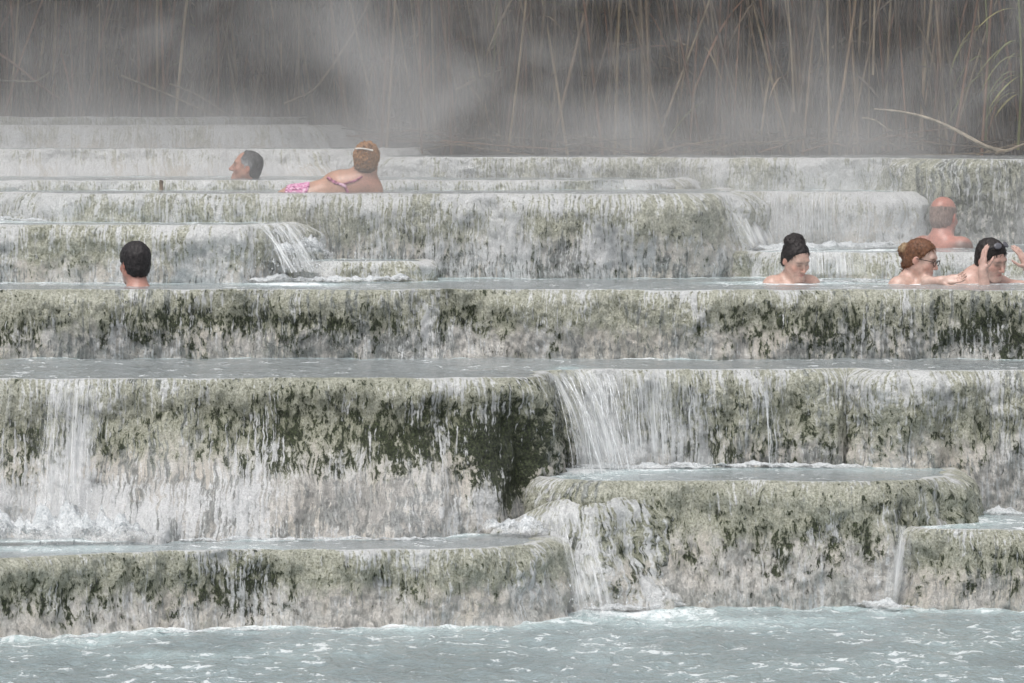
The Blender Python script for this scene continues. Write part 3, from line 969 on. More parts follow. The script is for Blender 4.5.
def pix_curve(pp, m=14, d=None):
    """pixel/depth polyline -> smooth world curve"""
    A = np.array([V(*p) for p in pp])
    if len(A) == 2:
        return A[0] + (A[1] - A[0]) * np.linspace(0, 1, m)[:, None] + 0.01 * np.sin(np.linspace(0, 5, m))[:, None] * [1, 0, 1]
    k = np.linspace(0, len(A) - 1, m)
    lin = np.stack([np.interp(k, np.arange(len(A)), A[:, c]) for c in range(3)], 1)
    for _ in range(2):
        lin[1:-1] = (lin[:-2] + 2 * lin[1:-1] + lin[2:]) / 4
    return lin


# upright dead reeds one can tell apart along the front of the thicket
UP = 'dead reeds standing at the front of the thicket'
spots = []
for k in range(46):
    px = [6, 18, 30, 27, 40, 52, 58, 66, 84, 92, 96, 102, 110, 130, 136, 150, 160, 172, 184, 196, 208, 226, 240, 262, 300, 330, 372, 384, 392, 420, 450, 484, 520, 560, 592, 640, 700, 742, 790, 832, 872, 910, 930, 938, 952, 984][k]
    spots.append(px)
for px in spots:
    d = 33.4 if px < 380 else 31.2
    d += rr.uniform(0, .35)
    x = X(px, d)
    zb = bank_z(x, d) - .03
    h = rr.uniform(2.6, 3.6)
    lean = rr.normal(-.04, .07) if px < 250 else rr.normal(0, .05)
    pts = stalk_pts(x - lean * .6, d, zb, h, lean, rr.normal(0, .05), 10)
    lv = []
    for q_ in range(rr.integers(1, 4)):
        i = int(rr.integers(2, 5))
        an = rr.uniform(0, 2 * math.pi)
        lv.append((i, (math.cos(an), math.sin(an) * .4 - .2, rr.uniform(-.2, .9)), rr.uniform(.25, .5), rr.uniform(.008, .013), rr.uniform(.5, 1.2), pick(TANS)))
    reed('reed_stalk', 'dead tan reed standing upright at the front of the thicket', pts, rr.uniform(.008, .013), .004, pick(TANS[[0, 1, 3, 4]]) * .95, lv, UP)

TAN, PALE, RED = np.array((.22, .175, .125)), np.array((.36, .31, .24)), np.array((.20, .12, .085))
reed('fallen_cane', 'reddish bare cane slanting down at the far left edge', pix_curve([(-25, 40, 33), (62, 98, 32.9)]), .011, .006, RED, [], cat='cane')
reed('fallen_cane', 'pale stick lying level at the far left below the reddish cane', pix_curve([(-10, 80, 32.9), (36, 82, 32.8), (50, 72, 32.8)]), .007, .004, PALE * .7, [], cat='cane')
reed('fallen_cane', 'long thin cane slanting down to the right on the left bank', pix_curve([(122, 76, 33), (165, 93, 32.8), (225, 120, 32.6)]), .008, .005, TAN, [], cat='cane')
reed('fallen_cane', 'thin cane lying on the bank left of the bent elbow cane', pix_curve([(170, 84, 33.1), (240, 118, 32.8)]), .006, .004, TAN, [], cat='cane')
reed('bent_cane', 'broken cane bent at an elbow above the grey-haired man', pix_curve([(284, 104, 32.6), (312, 92, 32.6), (318, 86, 32.6), (345, 48, 32.6), (366, 10, 32.6), (376, -20, 32.6)], 16), .009, .006, TAN * 1.1, [], cat='cane')
reed('broken_cane', 'short cane with a ragged pale head pointing left, high in the middle', pix_curve([(456, 90, 31.5), (475, 80, 31.5), (505, 68, 31.6)]), .012, .006, TAN, [(0, (1, 0, .5), .25, .014, .1, TAN)], cat='cane')
reed('fallen_cane', 'thin cane slanting down right beside the ragged cane head', pix_curve([(470, 88, 31.4), (494, 126, 31.3)]), .006, .004, TAN, [], cat='cane')
reed('fallen_cane', 'thin cane slanting up to the right in the upper right of the thicket', pix_curve([(832, 48, 31.1), (860, 26, 31.1), (896, -4, 31.1)]), .008, .005, TAN, [], cat='cane')
reed('arching_cane', 'pale bare cane arching left from the right end of the back wall', pix_curve([(1004, 152, 30.3), (985, 147, 30.25), (960, 132, 30.2), (930, 118, 30.2), (900, 111, 30.2), (874, 109, 30.2)], 20), .016, .004, PALE, [], cat='cane')
reed('fallen_cane', 'second pale cane lying under the foot of the arching cane', pix_curve([(1000, 153, 30.2), (978, 143, 30.15), (955, 131, 30.15)]), .010, .004, PALE * .8, [], cat='cane')
reed('fallen_cane', 'short pale stick left of the arching cane', pix_curve([(862, 118, 30.3), (894, 129, 30.3)]), .006, .004, PALE * .8, [], cat='cane')
reed('fallen_cane', 'curved root-like cane at the far right on top of the back wall', pix_curve([(996, 153, 30.2), (1010, 150, 30.1), (1026, 143, 30.1)]), .012, .006, TAN, [], cat='cane')
reed('reed_stalk', 'tall thin pale reed standing right of the middle', pix_curve([(794, 112, 30.9), (792, 60, 30.9), (787, -15, 30.9)]), .008, .005, TAN * 1.2, [(2, (-.4, 0, .8), .3, .01, .8, TAN)], 'pale reeds standing apart at the right')
reed('reed_stalk', 'straight pale reed second from the right-hand arching cane', pix_curve([(873, 75, 30.9), (874, 30, 30.9), (875, -15, 30.9)]), .009, .006, TAN * 1.25, [(4, (-.6, 0, .5), .3, .01, .8, TAN)], 'pale reeds standing apart at the right')


def green_reed(label, px0, py0, d, lv):
    pts = pix_curve([(px0, py0, d), (px0 + 4, 80, d), (px0 + 2, 20, d), (px0 - 2, -40, d)], 12)
    L = []
    for (i, dx, dz, ln, dr) in lv:
        L.append((i, (dx, -.3, dz), ln * .62, rr.uniform(.007, .011), dr, pick(GREENS) * 1.5))
    reed('green_reed', label, pts, .009, .006, GREENS[1], L)


green_reed('leafy green reed at the right edge, its long leaves drooping left', 1018, 150, 30.6,
           [(3, -1, .3, .42, 1.0), (4, -1, .2, .38, .9), (4, 1, .5, .4, 1.1), (5, -1, .5, .5, 1.2), (6, -.8, .3, .35, 1.0), (6, 1, .2, .4, 1.0), (5, -.6, .9, .4, 1.4), (8, -1, .2, .5, .7), (3, -.8, -.2, .3, .6), (4, -.9, .7, .5, 1.2), (4, -.7, -.3, .4, .5), (5, .8, .1, .5, .8), (6, -1, 0, .5, .8), (3, -1, .8, .5, 1.3)])
green_reed('leafy green reed just left of the right edge, half hidden in shade', 985, 140, 31.0,
           [(3, 1, .3, .4, 1.2), (5, -1, .6, .45, 1.3), (6, 1, .5, .5, 1.2), (7, -1, .3, .4, 1.3), (4, -.8, .1, .5, 1.4)])
green_reed('dark leafy reed inside the thicket left of the green ones', 955, 138, 31.4,
           [(3, 1, .3, .4, 1.5), (5, -1, .6, .45, 1.5), (6, 1, .5, .5, 1.5), (8, -1, .3, .4, 1.5)])

# small brown stub on the step
q = V(161, 190, 27.55)
st = RB(); st.tube([(0, 0, 0), (.002, 0, .02), (-.001, 0, .042), (.001, 0, .054)], .012, .009, (.16, .11, .07), 8)
st.tube([(.004, -.002, .03), (.010, -.004, .050)], .006, .004, (.10, .07, .05), 6)
so = st.build('driftwood_stub'); so.location = q
tag(so, 'small brown stub standing on the thin step left of the grey-haired man', 'driftwood')


# ------------------------------------------------------------------ steam
def steam_box(label, x0, x1, y0, y1, z0, z1, dens, thr, ztop, zbase, seed, soft=0.35, xfade=(), base=0.55):
    m, t = new_mat('steam')
    obj = t.n('ShaderNodeTexCoord').outputs['Object']
    sep = t.n('ShaderNodeSeparateXYZ')
    t.t.links.new(obj, sep.inputs[0])
    n = t.noise(t.vadd(t.scale(obj, (0.85, 0.5, 0.85)), (seed, seed * .7, 0)), 1, 5, 0.58, 1.4)
    a = t.ss(n, thr, thr + .30)
    a = t.math('POWER', a, 1.7)
    z = sep.outputs[2]
    fall = t.ss(z, zbase, ztop, 1.0, 0.0)
    low = t.ss(z, z0, z0 + .35)
    for lo, hi, f0, f1 in xfade:
        a = t.mul(a, t.ss(sep.outputs[0], lo, hi, f0, f1))
    a = t.mul(t.add(t.mul(a, 0.95), t.mul(fall, base)), low)
    for c, lo, hi in ((0, x0, x1), (1, y0, y1)):
        a = t.mul(a, t.mul(t.ss(sep.outputs[c], lo, lo + soft * (3 if c == 0 else 1)), t.ss(sep.outputs[c], hi - soft * (3 if c == 0 else 1), hi, 1, 0)))
    a = t.mul(a, t.ss(z, z1 - .5, z1, 1, 0))
    v = t.n('ShaderNodeVolumePrincipled')
    v.inputs['Color'].default_value = (.80, .79, .785, 1)  # white steam greyed in colour to stand in for shade under the canes
    v.inputs['Anisotropy'].default_value = 0.1
    t.set(v.inputs['Density'], t.mul(a, dens))
    t.out(vol=v.outputs[0])
    xx, yy, zz = (x0, x1), (y0, y1), (z0, z1)
    vs = [(xx[i], yy[j], zz[k]) for i in (0, 1) for j in (0, 1) for k in (0, 1)]
    fs = [(0, 1, 3, 2), (4, 6, 7, 5), (0, 4, 5, 1), (2, 3, 7, 6), (0, 2, 6, 4), (1, 5, 7, 3)]
    o = mesh_obj('steam', vs, fs, m, smooth=False)
    tag(o, label, 'steam', kind='stuff')
    return o


steam_box('grey steam drifting up in front of the reeds', -6.5, 3.3, 28.9, 33.2, 1.7, 4.4, 0.27, 0.40, 2.4, 1.95, 5.4, base=0.85,
          xfade=((-3.2, -1.4, .05, 1.0), (1.7, 2.8, 1.0, 0.06)))
steam_box('thin steam over the middle pools', -5.5, 5.5, 25.3, 29.4, 1.25, 3.2, 0.33, 0.40, 2.05, 1.35, 8.3)

# ------------------------------------------------------------------ camera, light
cam = bpy.data.cameras.new('camera')
co = link(bpy.data.objects.new('camera', cam))
co.location = (0, 0, CAM_Z)
co.rotation_euler = (math.pi / 2, 0, 0)
cam.sensor_width = 36
cam.lens = 36 * F / 1024
cam.shift_y = -(341.5 - HOR) / 1024
cam.clip_start = 0.5
cam.clip_end = 4000
SC.camera = co

w = bpy.data.worlds.new('World')
SC.world = w
w.use_nodes = True
nt = w.node_tree
nt.nodes.clear()
sky = nt.nodes.new('ShaderNodeTexSky')
sky.sky_type = 'NISHITA'
sky.sun_disc = False
ELEV, ROT = 64, 205
sky.sun_elevation = math.radians(ELEV)
sky.sun_rotation = math.radians(ROT)
sky.dust_density = 4.0
hs = nt.nodes.new('ShaderNodeHueSaturation')
hs.inputs['Saturation'].default_value = 0.25
bg = nt.nodes.new('ShaderNodeBackground')
bg.inputs['Strength'].default_value = 0.15
wo = nt.nodes.new('ShaderNodeOutputWorld')
nt.links.new(sky.outputs[0], hs.inputs['Color'])
nt.links.new(hs.outputs[0], bg.inputs[0])
nt.links.new(bg.outputs[0], wo.inputs[0])
sun = bpy.data.lights.new('sun', 'SUN')
sun.energy = 1.2
sun.angle = math.radians(25)
sun.color = (1, .97, .93)
so_ = link(bpy.data.objects.new('sun', sun))
# sun_rotation is measured clockwise from +Y seen from above
dv = Vector((math.sin(math.radians(ROT)) * math.cos(math.radians(ELEV)), math.cos(math.radians(ROT)) * math.cos(math.radians(ELEV)), math.sin(math.radians(ELEV))))
so_.rotation_euler = (-dv).to_track_quat('-Z', 'Y').to_euler()
so_.location = (0, 10, 20)

SC.view_settings.view_transform = 'Standard'
SC.view_settings.look = 'None'
SC.view_settings.exposure = 0.27
SC.view_settings.gamma = 1.0
SC.view_settings.use_curve_mapping = False
cy = SC.cycles
cy.use_denoising = True
cy.max_bounces = 8
cy.diffuse_bounces = 3
cy.glossy_bounces = 3
cy.transparent_max_bounces = 16
cy.volume_bounces = 1
cy.volume_step_rate = 4.0
cy.volume_max_steps = 64

# ------------------------------------------------------------------ people: bodies as one surface grown from blended volumes
class Field:
    """a signed-distance grid; volumes are blended into it, then a surface is pulled out (surface nets)"""
    def __init__(self, lo, hi, h):
        self.lo, self.h = np.array(lo, float), h
        self.n = np.ceil((np.array(hi) - self.lo) / h).astype(int) + 1
        self.D = np.full(self.n, 9.0, dtype=np.float32)

    def _sub(self, lo, hi, pad):
        a = np.clip(np.floor((np.minimum(lo, hi) - pad - self.lo) / self.h).astype(int), 0, self.n)
        b = np.clip(np.ceil((np.maximum(lo, hi) + pad - self.lo) / self.h).astype(int) + 1, 0, self.n)
        if (b <= a).any():
            return None, None
        sl = tuple(slice(a[i], b[i]) for i in range(3))
        g = np.stack(np.meshgrid(*[self.lo[i] + self.h * np.arange(a[i], b[i]) for i in range(3)], indexing='ij'), -1).astype(np.float32)
        return sl, g

    @staticmethod
    def smin(a, b, k):
        if k <= 0:
            return np.minimum(a, b)
        hh = np.maximum(k - np.abs(a - b), 0) / k
        return np.minimum(a, b) - hh * hh * k * 0.25

    def _put(self, sl, d, k, cut):
        if cut:
            self.D[sl] = -self.smin(-self.D[sl], d, k)
        else:
            self.D[sl] = self.smin(self.D[sl], d, k)

    def cap(self, a, b, ra, rb, k=0.02, cut=False):
        a, b = np.asarray(a, float), np.asarray(b, float)
        r = max(ra, rb)
        sl, g = self._sub(np.minimum(a, b) - r, np.maximum(a, b) + r, k + 3 * self.h)
        if sl is None: return
        ab = b - a
        t = np.clip(((g - a) @ ab) / max(ab @ ab, 1e-9), 0, 1)
        d = np.linalg.norm(g - (a + t[..., None] * ab), axis=-1) - (ra + (rb - ra) * t)
        self._put(sl, d.astype(np.float32), k, cut)

    def ell(self, c, R, rad, k=0.02, cut=False):
        c, rad = np.asarray(c, float), np.asarray(rad, float)
        m = rad.max()
        sl, g = self._sub(c - m, c + m, k + 3 * self.h)
        if sl is None: return
        q = (g - c) @ np.asarray(R)          # into the local frame
        k0 = np.linalg.norm(q / rad, axis=-1)
        k1 = np.linalg.norm(q / rad**2, axis=-1) + 1e-9
        self._put(sl, (k0 * (k0 - 1) / k1).astype(np.float32), k, cut)

    def points(self):
        return np.stack(np.meshgrid(*[self.lo[i] + self.h * np.arange(self.n[i]) for i in range(3)], indexing='ij'), -1)

    def surface(self):
        D = self.D
        S = D < 0
        n = self.n
        c = [D[i:n[0] - 1 + i, j:n[1] - 1 + j, k:n[2] - 1 + k] for i in (0, 1) for j in (0, 1) for k in (0, 1)]
        ins = sum((x < 0).astype(np.int8) for x in c)
        act = (ins > 0) & (ins < 8)
        idx = np.full(act.shape, -1, dtype=np.int64)
        cells = np.argwhere(act)
        idx[act] = np.arange(len(cells))
        corner = np.array([(i, j, k) for i in (0, 1) for j in (0, 1) for k in (0, 1)])
        dv = np.stack([x[act] for x in c], 1)
        acc = np.zeros((len(cells), 3)); cnt = np.zeros(len(cells))
        for a in range(8):
            for b in range(a + 1, 8):
                if np.abs(corner[a] - corner[b]).sum() != 1: continue
                x = (dv[:, a] < 0) != (dv[:, b] < 0)
                t = dv[x, a] / (dv[x, a] - dv[x, b])
                acc[x] += corner[a] + t[:, None] * (corner[b] - corner[a]); cnt[x] += 1
        verts = self.lo + self.h * (cells + acc / cnt[:, None])
        quads = []
        for ax in range(3):
            o1, o2 = [(1, 2), (2, 0), (0, 1)][ax]
            s0 = [slice(None)] * 3; s1 = [slice(None)] * 3
            s0[ax] = slice(0, n[ax] - 1); s1[ax] = slice(1, n[ax])
            A, B = S[tuple(s0)], S[tuple(s1)]
            e = np.argwhere(A != B)
            ok = (e[:, o1] > 0) & (e[:, o2] > 0) & (e[:, o1] < n[o1] - 1) & (e[:, o2] < n[o2] - 1)
            e = e[ok]
            flip = A[tuple(e.T)]
            d1 = np.zeros(3, int); d1[o1] = 1
            d2 = np.zeros(3, int); d2[o2] = 1
            qd = np.stack([idx[tuple((e - d1 - d2).T)], idx[tuple((e - d2).T)], idx[tuple(e.T)], idx[tuple((e - d1).T)]], 1)
            qd[~flip] = qd[~flip][:, ::-1]
            quads.append(qd)
        q = np.vstack(quads)
        q = q[(q >= 0).all(1)]
        return verts, q


def Rz(a):
    c, s = math.cos(a), math.sin(a)
    return np.array([[c, -s, 0], [s, c, 0], [0, 0, 1]])


def Rx(a):
    c, s = math.cos(a), math.sin(a)
    return np.array([[1, 0, 0], [0, c, -s], [0, s, c]])


def Ry(a):
    c, s = math.cos(a), math.sin(a)
    return np.array([[c, 0, s], [0, 1, 0], [-s, 0, c]])


def unit(v):
    v = np.asarray(v, float)
    return v / (np.linalg.norm(v) + 1e-9)


def head_volumes(f, H, R, s=1.0, jaw=1.0, nose=1.0):
    P = lambda *p: H + R @ (np.array(p) * s)
    E = lambda c, r, k, cut=False, RR=None: f.ell(P(*c), R if RR is None else R @ RR, np.array(r) * s, k, cut)
    E((0, -.014, .036), (.0735, .094, .079), .02)
    E((0, .026, -.028), (.060, .062, .084), .03)
    for x in (-1, 1):
        f.cap(P(x * .052 * jaw, .002, -.055), P(x * .018 * jaw, .066, -.098), .020 * s, .019 * s, .025)
        E((x * .040, .060, -.030), (.022, .020, .020), .02)                # cheek
    f.cap(P(-.012, .074, -.100), P(.012, .074, -.100), .016 * s, .016 * s, .02)   # chin
    f.cap(P(-.036, .078, .022), P(.036, .078, .022), .010 * s, .010 * s, .018)    # brow
    for x in (-1, 1):
        E((x * .031, .094, .002), (.017, .016, .011), .012, True)          # sockets
        E((x * .031, .072, .001), (.0145, .0145, .0125), .004)             # closed lids and eyeball
    f.cap(P(0, .086, .010), P(0, .108 * (1 + .02 * nose), -.034), .007 * s, .0115 * s * nose, .010)
    for x in (-1, 1):
        E((x * .011, .098, -.039), (.008, .010, .008), .006)
    f.cap(P(-.018, .084, -.063), P(.018, .084, -.063), .0065 * s, .0065 * s, .006)
    f.cap(P(-.014, .084, -.073), P(.014, .084, -.073), .0075 * s, .0075 * s, .006)
    f.cap(P(-.022, .096, -.068), P(.022, .096, -.068), .0022 * s, .0022 * s, .003, True)
    for x in (-1, 1):
        RR = Rz(x * .35) @ Rx(-.2)
        E((x * .074, -.012, -.012), (.009, .017, .027), .008, False, RR)
        E((x * .083, -.006, -.010), (.006, .008, .015), .004, True, RR)


def hand_volumes(f, W, dirv, palm, side, curl=0.25, spread=0.10, s=1.0):
    """W wrist, dirv towards the fingers, palm = direction the palm faces, side +1/-1 picks the thumb side"""
    d = unit(dirv); n = unit(np.asarray(palm) - d * (np.asarray(palm) @ d)); r = np.cross(d, n) * side
    L = lambda a, b, c: W + (d * a + r * b + n * c) * s
    f.cap(L(-.01, 0, 0), L(.02, 0, 0), .026 * s, .026 * s, .02)
    for b in (-.026, -.009, .009, .026):
        f.cap(L(.015, b * .75, 0), L(.085, b, .002), .0155 * s, .0125 * s, .012)
    lens = [(.026, .040, .026, .020), (.009, .046, .029, .022), (-.009, .043, .027, .021), (-.027, .032, .021, .018)]
    for b, l1, l2, l3 in lens:
        p = L(.088, b, .002)
        ang = curl
        dirf = d + r * (b / .027) * spread
        dirf = unit(dirf)
        for i, l in enumerate((l1, l2, l3)):
            v = unit(dirf * math.cos(ang) + n * math.sin(ang))
            q = p + v * l * s
            f.cap(p, q, (.0088 - .0008 * i) * s, (.0080 - .0008 * i) * s, .004)
            p = q
            ang += curl * 1.1
    p = L(.022, .028, .006)
    for v, l, ra, rb in ((d * .55 + r * .75 + n * .25, .042, .0135, .0105), (d * .8 + r * .45 + n * .30, .032, .0105, .009), (d * .9 + r * .2 + n * .35, .026, .009, .0075)):
        q = p + unit(v) * l * s
        f.cap(p, q, ra * s, rb * s, .006)
        p = q


def person(label, waterline, head, yaw, pitch=0.0, roll=0.0, torso_yaw=None, skin=(.52, .33, .25), male=True, neck=(0, -.03, -.165), s=1.0,
           lean=0.05, arms=None, flush=0.25, h=0.0055, extra=None, sink=0.62, jaw=1.0, lowres_legs=True, nose=1.0, shoulder_lift=(0, 0), pelvis=None, knees=None, blobs=(), wide=1.0, hsize=1.0):
    """head: world centre of the head. yaw 0 looks away from the camera, +90 degrees looks to the left of the picture.
    arms: {side: (elbow_world, wrist_world, hand_dir, palm, curl)}; side -1 is the person's left"""
    H = np.asarray(head, float)
    Rh = Rz(math.radians(yaw)) @ Rx(-math.radians(pitch)) @ Ry(math.radians(roll))
    ty = yaw if torso_yaw is None else torso_yaw
    Rt = Rz(math.radians(ty))
    N = H + Rt @ (np.array(neck) * s)
    sw = (.185 if male else .160) * s * wide
    pel = N + Rt @ np.array([0, -.50 * lean * 2, -.50]) if pelvis is None else np.asarray(pelvis, float)
    up = unit(N - pel)
    right = unit(Rt[:, 0] - up * (Rt[:, 0] @ up)); fwd = np.cross(up, right)
    Rb = np.stack([right, fwd, up], 1)
    B = lambda *p: N + Rb @ (np.array(p) * s)
    sh = {k: B(k * sw, -.005, -.065 + shoulder_lift[0 if k < 0 else 1]) for k in (-1, 1)}
    hips = {k: pel + Rb @ np.array([k * .085, 0, 0]) for k in (-1, 1)}
    AR = {}
    for k in (-1, 1):
        if arms and k in arms:
            AR[k] = arms[k]
        else:
            el = sh[k] + Rt @ np.array([k * .09, .06, -.26])
            wr = el + Rt @ np.array([-k * .06, .22, -.03])
            AR[k] = (el, wr, Rt @ np.array([-k * .3, 1, -.1]), np.array([0, 0, -1.0]), .25)
    KN = knees or {k: hips[k] + Rt @ np.array([k * .07, .42, .04]) for k in (-1, 1)}
    AN = {k: KN[k] + Rt @ np.array([0, .16, -.36]) if knees is None else KN[k] + unit(KN[k] - hips[k]) * .40 for k in (-1, 1)}
    pts = [H + [.14, .14, .14], H - [.14, .14, .14], pel] + list(sh.values()) + list(hips.values())
    for k in (-1, 1):
        e, w_, hd = AR[k][:3]
        pts += [e, w_, w_ + unit(hd) * .2, KN[k], AN[k] + unit(Rt[:, 1]) * .2]
    pts = np.array(pts)
    f = Field(pts.min(0) - .15, pts.max(0) + .15, h)
    head_volumes(f, H, Rh, s, jaw, nose)
    nk = .053 if male else .041
    f.cap(H + Rh @ np.array([0, -.025, -.06]) * s, B(0, -.01, .0), nk * s, (nk + .006) * s, .035)
    f.cap(B(0, -.012, -.02), B(0, -.015, -.13), (.062 if male else .048) * s, .10 * s, .05)
    for k in (-1, 1):
        f.cap(B(k * .03, -.02, -.025), sh[k], (.042 if male else .030) * s, (.056 if male else .046) * s, .04)   # trapezius and shoulder
        f.ell(sh[k], Rb, np.array([.062, .062, .070]) * s * (1 if male else .85), .04)
        f.ell(B(k * .08, -.035, -.16), Rb, np.array([.085, .060, .12]) * s, .06)      # shoulder blades
        f.ell(B(k * .075, .055, -.17), Rb, np.array([.085, .065, .085]) * s, .05)     # chest
    f.ell(B(0, 0, -.22), Rb, np.array([.155 if male else .135, .105, .20]) * s, .06)
    f.ell(B(0, 0, -.22) * .45 + pel * .55, Rb, np.array([.14 if male else .118, .10, .20]) * s, .08)
    f.ell(pel, Rb, np.array([.165, .115, .12]) * s, .08)
    for k in (-1, 1):
        e, w_, hd, palm, curl = AR[k][:5]
        f.cap(sh[k], e, (.052 if male else .043) * s, (.041 if male else .034) * s, .035)
        f.cap(e, w_, (.042 if male else .035) * s, (.028 if male else .024) * s, .02)
        hand_volumes(f, np.asarray(w_, float), hd, palm, AR[k][5] if len(AR[k]) > 5 else k, curl, s=s * (1 if male else .92) * hsize)
        f.cap(hips[k], KN[k], .082 * s, .056 * s, .05)
        f.cap(KN[k], AN[k], .056 * s, .038 * s, .03)
        f.cap(AN[k], AN[k] + (Rt @ np.array([0, .16, -.02]) if knees is None else unit(AN[k] - KN[k]) * .14), .036 * s, .026 * s, .03)
    v, q = f.surface()
    col = np.repeat(np.array(skin)[None], len(v), 0)
    nz = fbm(v * 14, 3)
    col = col * (1 + .10 * nz[:, None])
    rd = np.clip(.5 + .9 * fbm(v * 9 + 4, 3), 0, 1)[:, None] * .28
    col = col * (1 - rd) + np.array(skin) * np.array([1.05, .78, .74]) * rd
    loc = (v - H) @ Rh / s
    def tint(c, r, colr, a):
        nonlocal col
        w_ = a * np.exp(-(((loc - np.array(c)) / np.array(r)) ** 2).sum(1))
        col = col * (1 - w_[:, None]) + np.array(colr) * w_[:, None]
    red = np.array(skin) * [1.10, .68, .62]
    for x in (-1, 1):
        tint((x * .045, .07, -.03), (.028, .03, .028), red, flush + .25)
        tint((x * .078, -.01, -.012), (.016, .03, .035), red, .55)
        tint((x * .031, .092, .017), (.020, .016, .0055), (.05, .03, .02), .9)      # eyebrows
        tint((x * .031, .088, -.004), (.016, .014, .0045), (.045, .03, .025), .85)   # lashes of the lowered lids
        tint((x * .031, .085, .004), (.022, .02, .014), np.array(skin) * .62, .5)
    tint((0, .112, -.034), (.015, .02, .015), red, .6)
    tint((0, .090, -.068), (.023, .02, .009), (.40, .16, .14), .8)
    tint((0, .096, -.0685), (.022, .012, .002), (.14, .05, .05), .7)
    for c, r, colr, a in blobs:
        w_ = a * np.exp(-(((v - np.asarray(c)) / np.array(r)) ** 2).sum(1) ** 2)
        col = col * (1 - w_[:, None]) + np.array(colr) * w_[:, None]
    base = np.array([H[0], H[1], waterline])
    root = mesh_obj('person', v - base, q, M_SKIN, cols=np.clip(col, 0, 1))
    root.location = base
    tag(root, label, 'person')
    return dict(root=root, base=base, f=f, H=H, R=Rh, s=s, Rt=Rt, B=B, sh=sh, N=N, Rb=Rb, pel=pel)


def hair(p, colour, line, thick=.012, h=.0045, extra=None, name='hair', lump=.004, grey=None, lscale=(70, 70, 40), back=-.075, bald=None, wisps=320):
    """hair shell round the skull; line = [(y, z)] hairline in the head's own frame"""
    H, R, s = p['H'], p['R'], p['s']
    f = Field(H - .21, H + .21, h)
    P = lambda *q: H + R @ (np.array(q) * s)
    f.ell(P(0, -.016, .036), R, (np.array([.0735, .094, .079]) + thick) * s, .01)
    f.ell(P(0, -.040, -.020), R, np.array([.068 + thick * .5, .066 + thick * .6, .080]) * s, .02)
    g = f.points()
    loc = (g - H) @ R / s
    ly = np.array([a[0] for a in line]); lz = np.array([a[1] for a in line])
    cutz = np.interp(loc[..., 1], ly, lz)
    flat = loc.reshape(-1, 3)
    near = (np.abs(f.D.reshape(-1)) < .03)
    nz = np.zeros(len(flat)); nz2 = np.zeros(len(flat))
    nz[near] = fbm(flat[near] * np.array(lscale), 3)
    nz2[near] = fbm(flat[near] * 45 + 3, 2)
    reg = (cutz - loc[..., 2]) + .014 * nz2.reshape(loc.shape[:3])
    d = f.D + (lump * nz).reshape(loc.shape[:3])
    if bald is not None:
        c, r = bald
        reg = np.maximum(reg, (1 - np.linalg.norm((loc - np.array(c)) / np.array(r), axis=-1)) * min(r))
    f.D = np.maximum(d, reg * .8).astype(np.float32)
    if extra:
        e = Field(H - .21, H + .21, h)
        extra(e, P, R, s)
        dn = e.D.reshape(-1)
        nn = np.zeros(len(flat)); k = np.abs(dn) < .03
        nn[k] = fbm(flat[k] * np.array([60, 60, 60]) + 9, 3)
        f.D = f.smin(f.D, (dn + lump * 1.3 * nn).reshape(f.D.shape).astype(np.float32), .006)
    v, q = f.surface()
    lv = (v - H) @ R / s
    n1 = fbm(lv * np.array([110, 110, 50]), 3)
    col = np.array(colour)[None] * (1 + .45 * n1[:, None])
    if grey is not None:
        gc, gf = grey
        w_ = np.clip(gf(lv), 0, 1)[:, None]
        col = col * (1 - w_) + np.array(gc) * w_ * (1 + .3 * n1[:, None])
    r_ = np.random.default_rng(len(v))
    hl = np.interp(lv[:, 1], ly, lz)
    edge = np.where((np.abs(lv[:, 2] - hl) < .016) | (r_.random(len(v)) < .04))[0]
    if len(edge):
        b = RB()
        for i in r_.choice(edge, min(wisps, len(edge)), replace=False):
            out = lv[i] - np.array([0, -.016, .03]); out /= np.linalg.norm(out)
            dn = np.array([r_.normal(0, .5), -.5 + r_.normal(0, .5), -.5 + r_.normal(0, .5)])
            dn -= out * (dn @ out); dn /= np.linalg.norm(dn) + 1e-9
            L = r_.uniform(.010, .026)
            pp = [lv[i] - out * .002, lv[i] + dn * L * .5 + out * .003, lv[i] + dn * L + out * r_.uniform(-.003, .004)]
            b.tube([H + R @ (x * s) for x in pp], .0022 * s, .0006, col[i] * r_.uniform(.7, 1.5), 4)
        q = np.vstack([q, np.vstack(b.f) + len(v)])
        v = np.vstack([v] + b.v)
        col = np.vstack([col] + b.c)
    o = mesh_obj(name, v - p['base'], q, M_HAIR, parent=p['root'], cols=np.clip(col, .004, 1))
    return o


def cloth(p, name, caps, t=.006, colour=(.6, .2, .4), pattern=None, parent=None):
    """cloth = the body's own surface pushed out by t, kept inside a chain of capsules [(a, b, r)]"""
    f = p['f']
    A = np.array([c[0] for c in caps] + [c[1] for c in caps])
    r = max(c[2] for c in caps) + .03
    a = np.clip(((A.min(0) - r - f.lo) / f.h).astype(int), 0, f.n - 1)
    b = np.clip(((A.max(0) + r - f.lo) / f.h).astype(int) + 2, 1, f.n)
    g = Field(f.lo + a * f.h, f.lo + (b - 1) * f.h, f.h)
    g.n = b - a
    g.D = np.full(g.n, 9.0, dtype=np.float32)
    for c in caps:
        g.cap(c[0], c[1], c[2], c[2], .004)
    body = f.D[a[0]:b[0], a[1]:b[1], a[2]:b[2]]
    g.D = np.maximum(np.maximum(body - t, -(body + .003)), g.D).astype(np.float32)
    v, q = g.surface()
    if len(v) == 0:
        return None
    col = np.repeat(np.array(colour)[None], len(v), 0)
    if pattern:
        col = pattern(v, col)
    return mesh_obj(name, v - p['base'], q, M_CLOTH, parent=parent or p['root'], cols=np.clip(col, 0, 1))


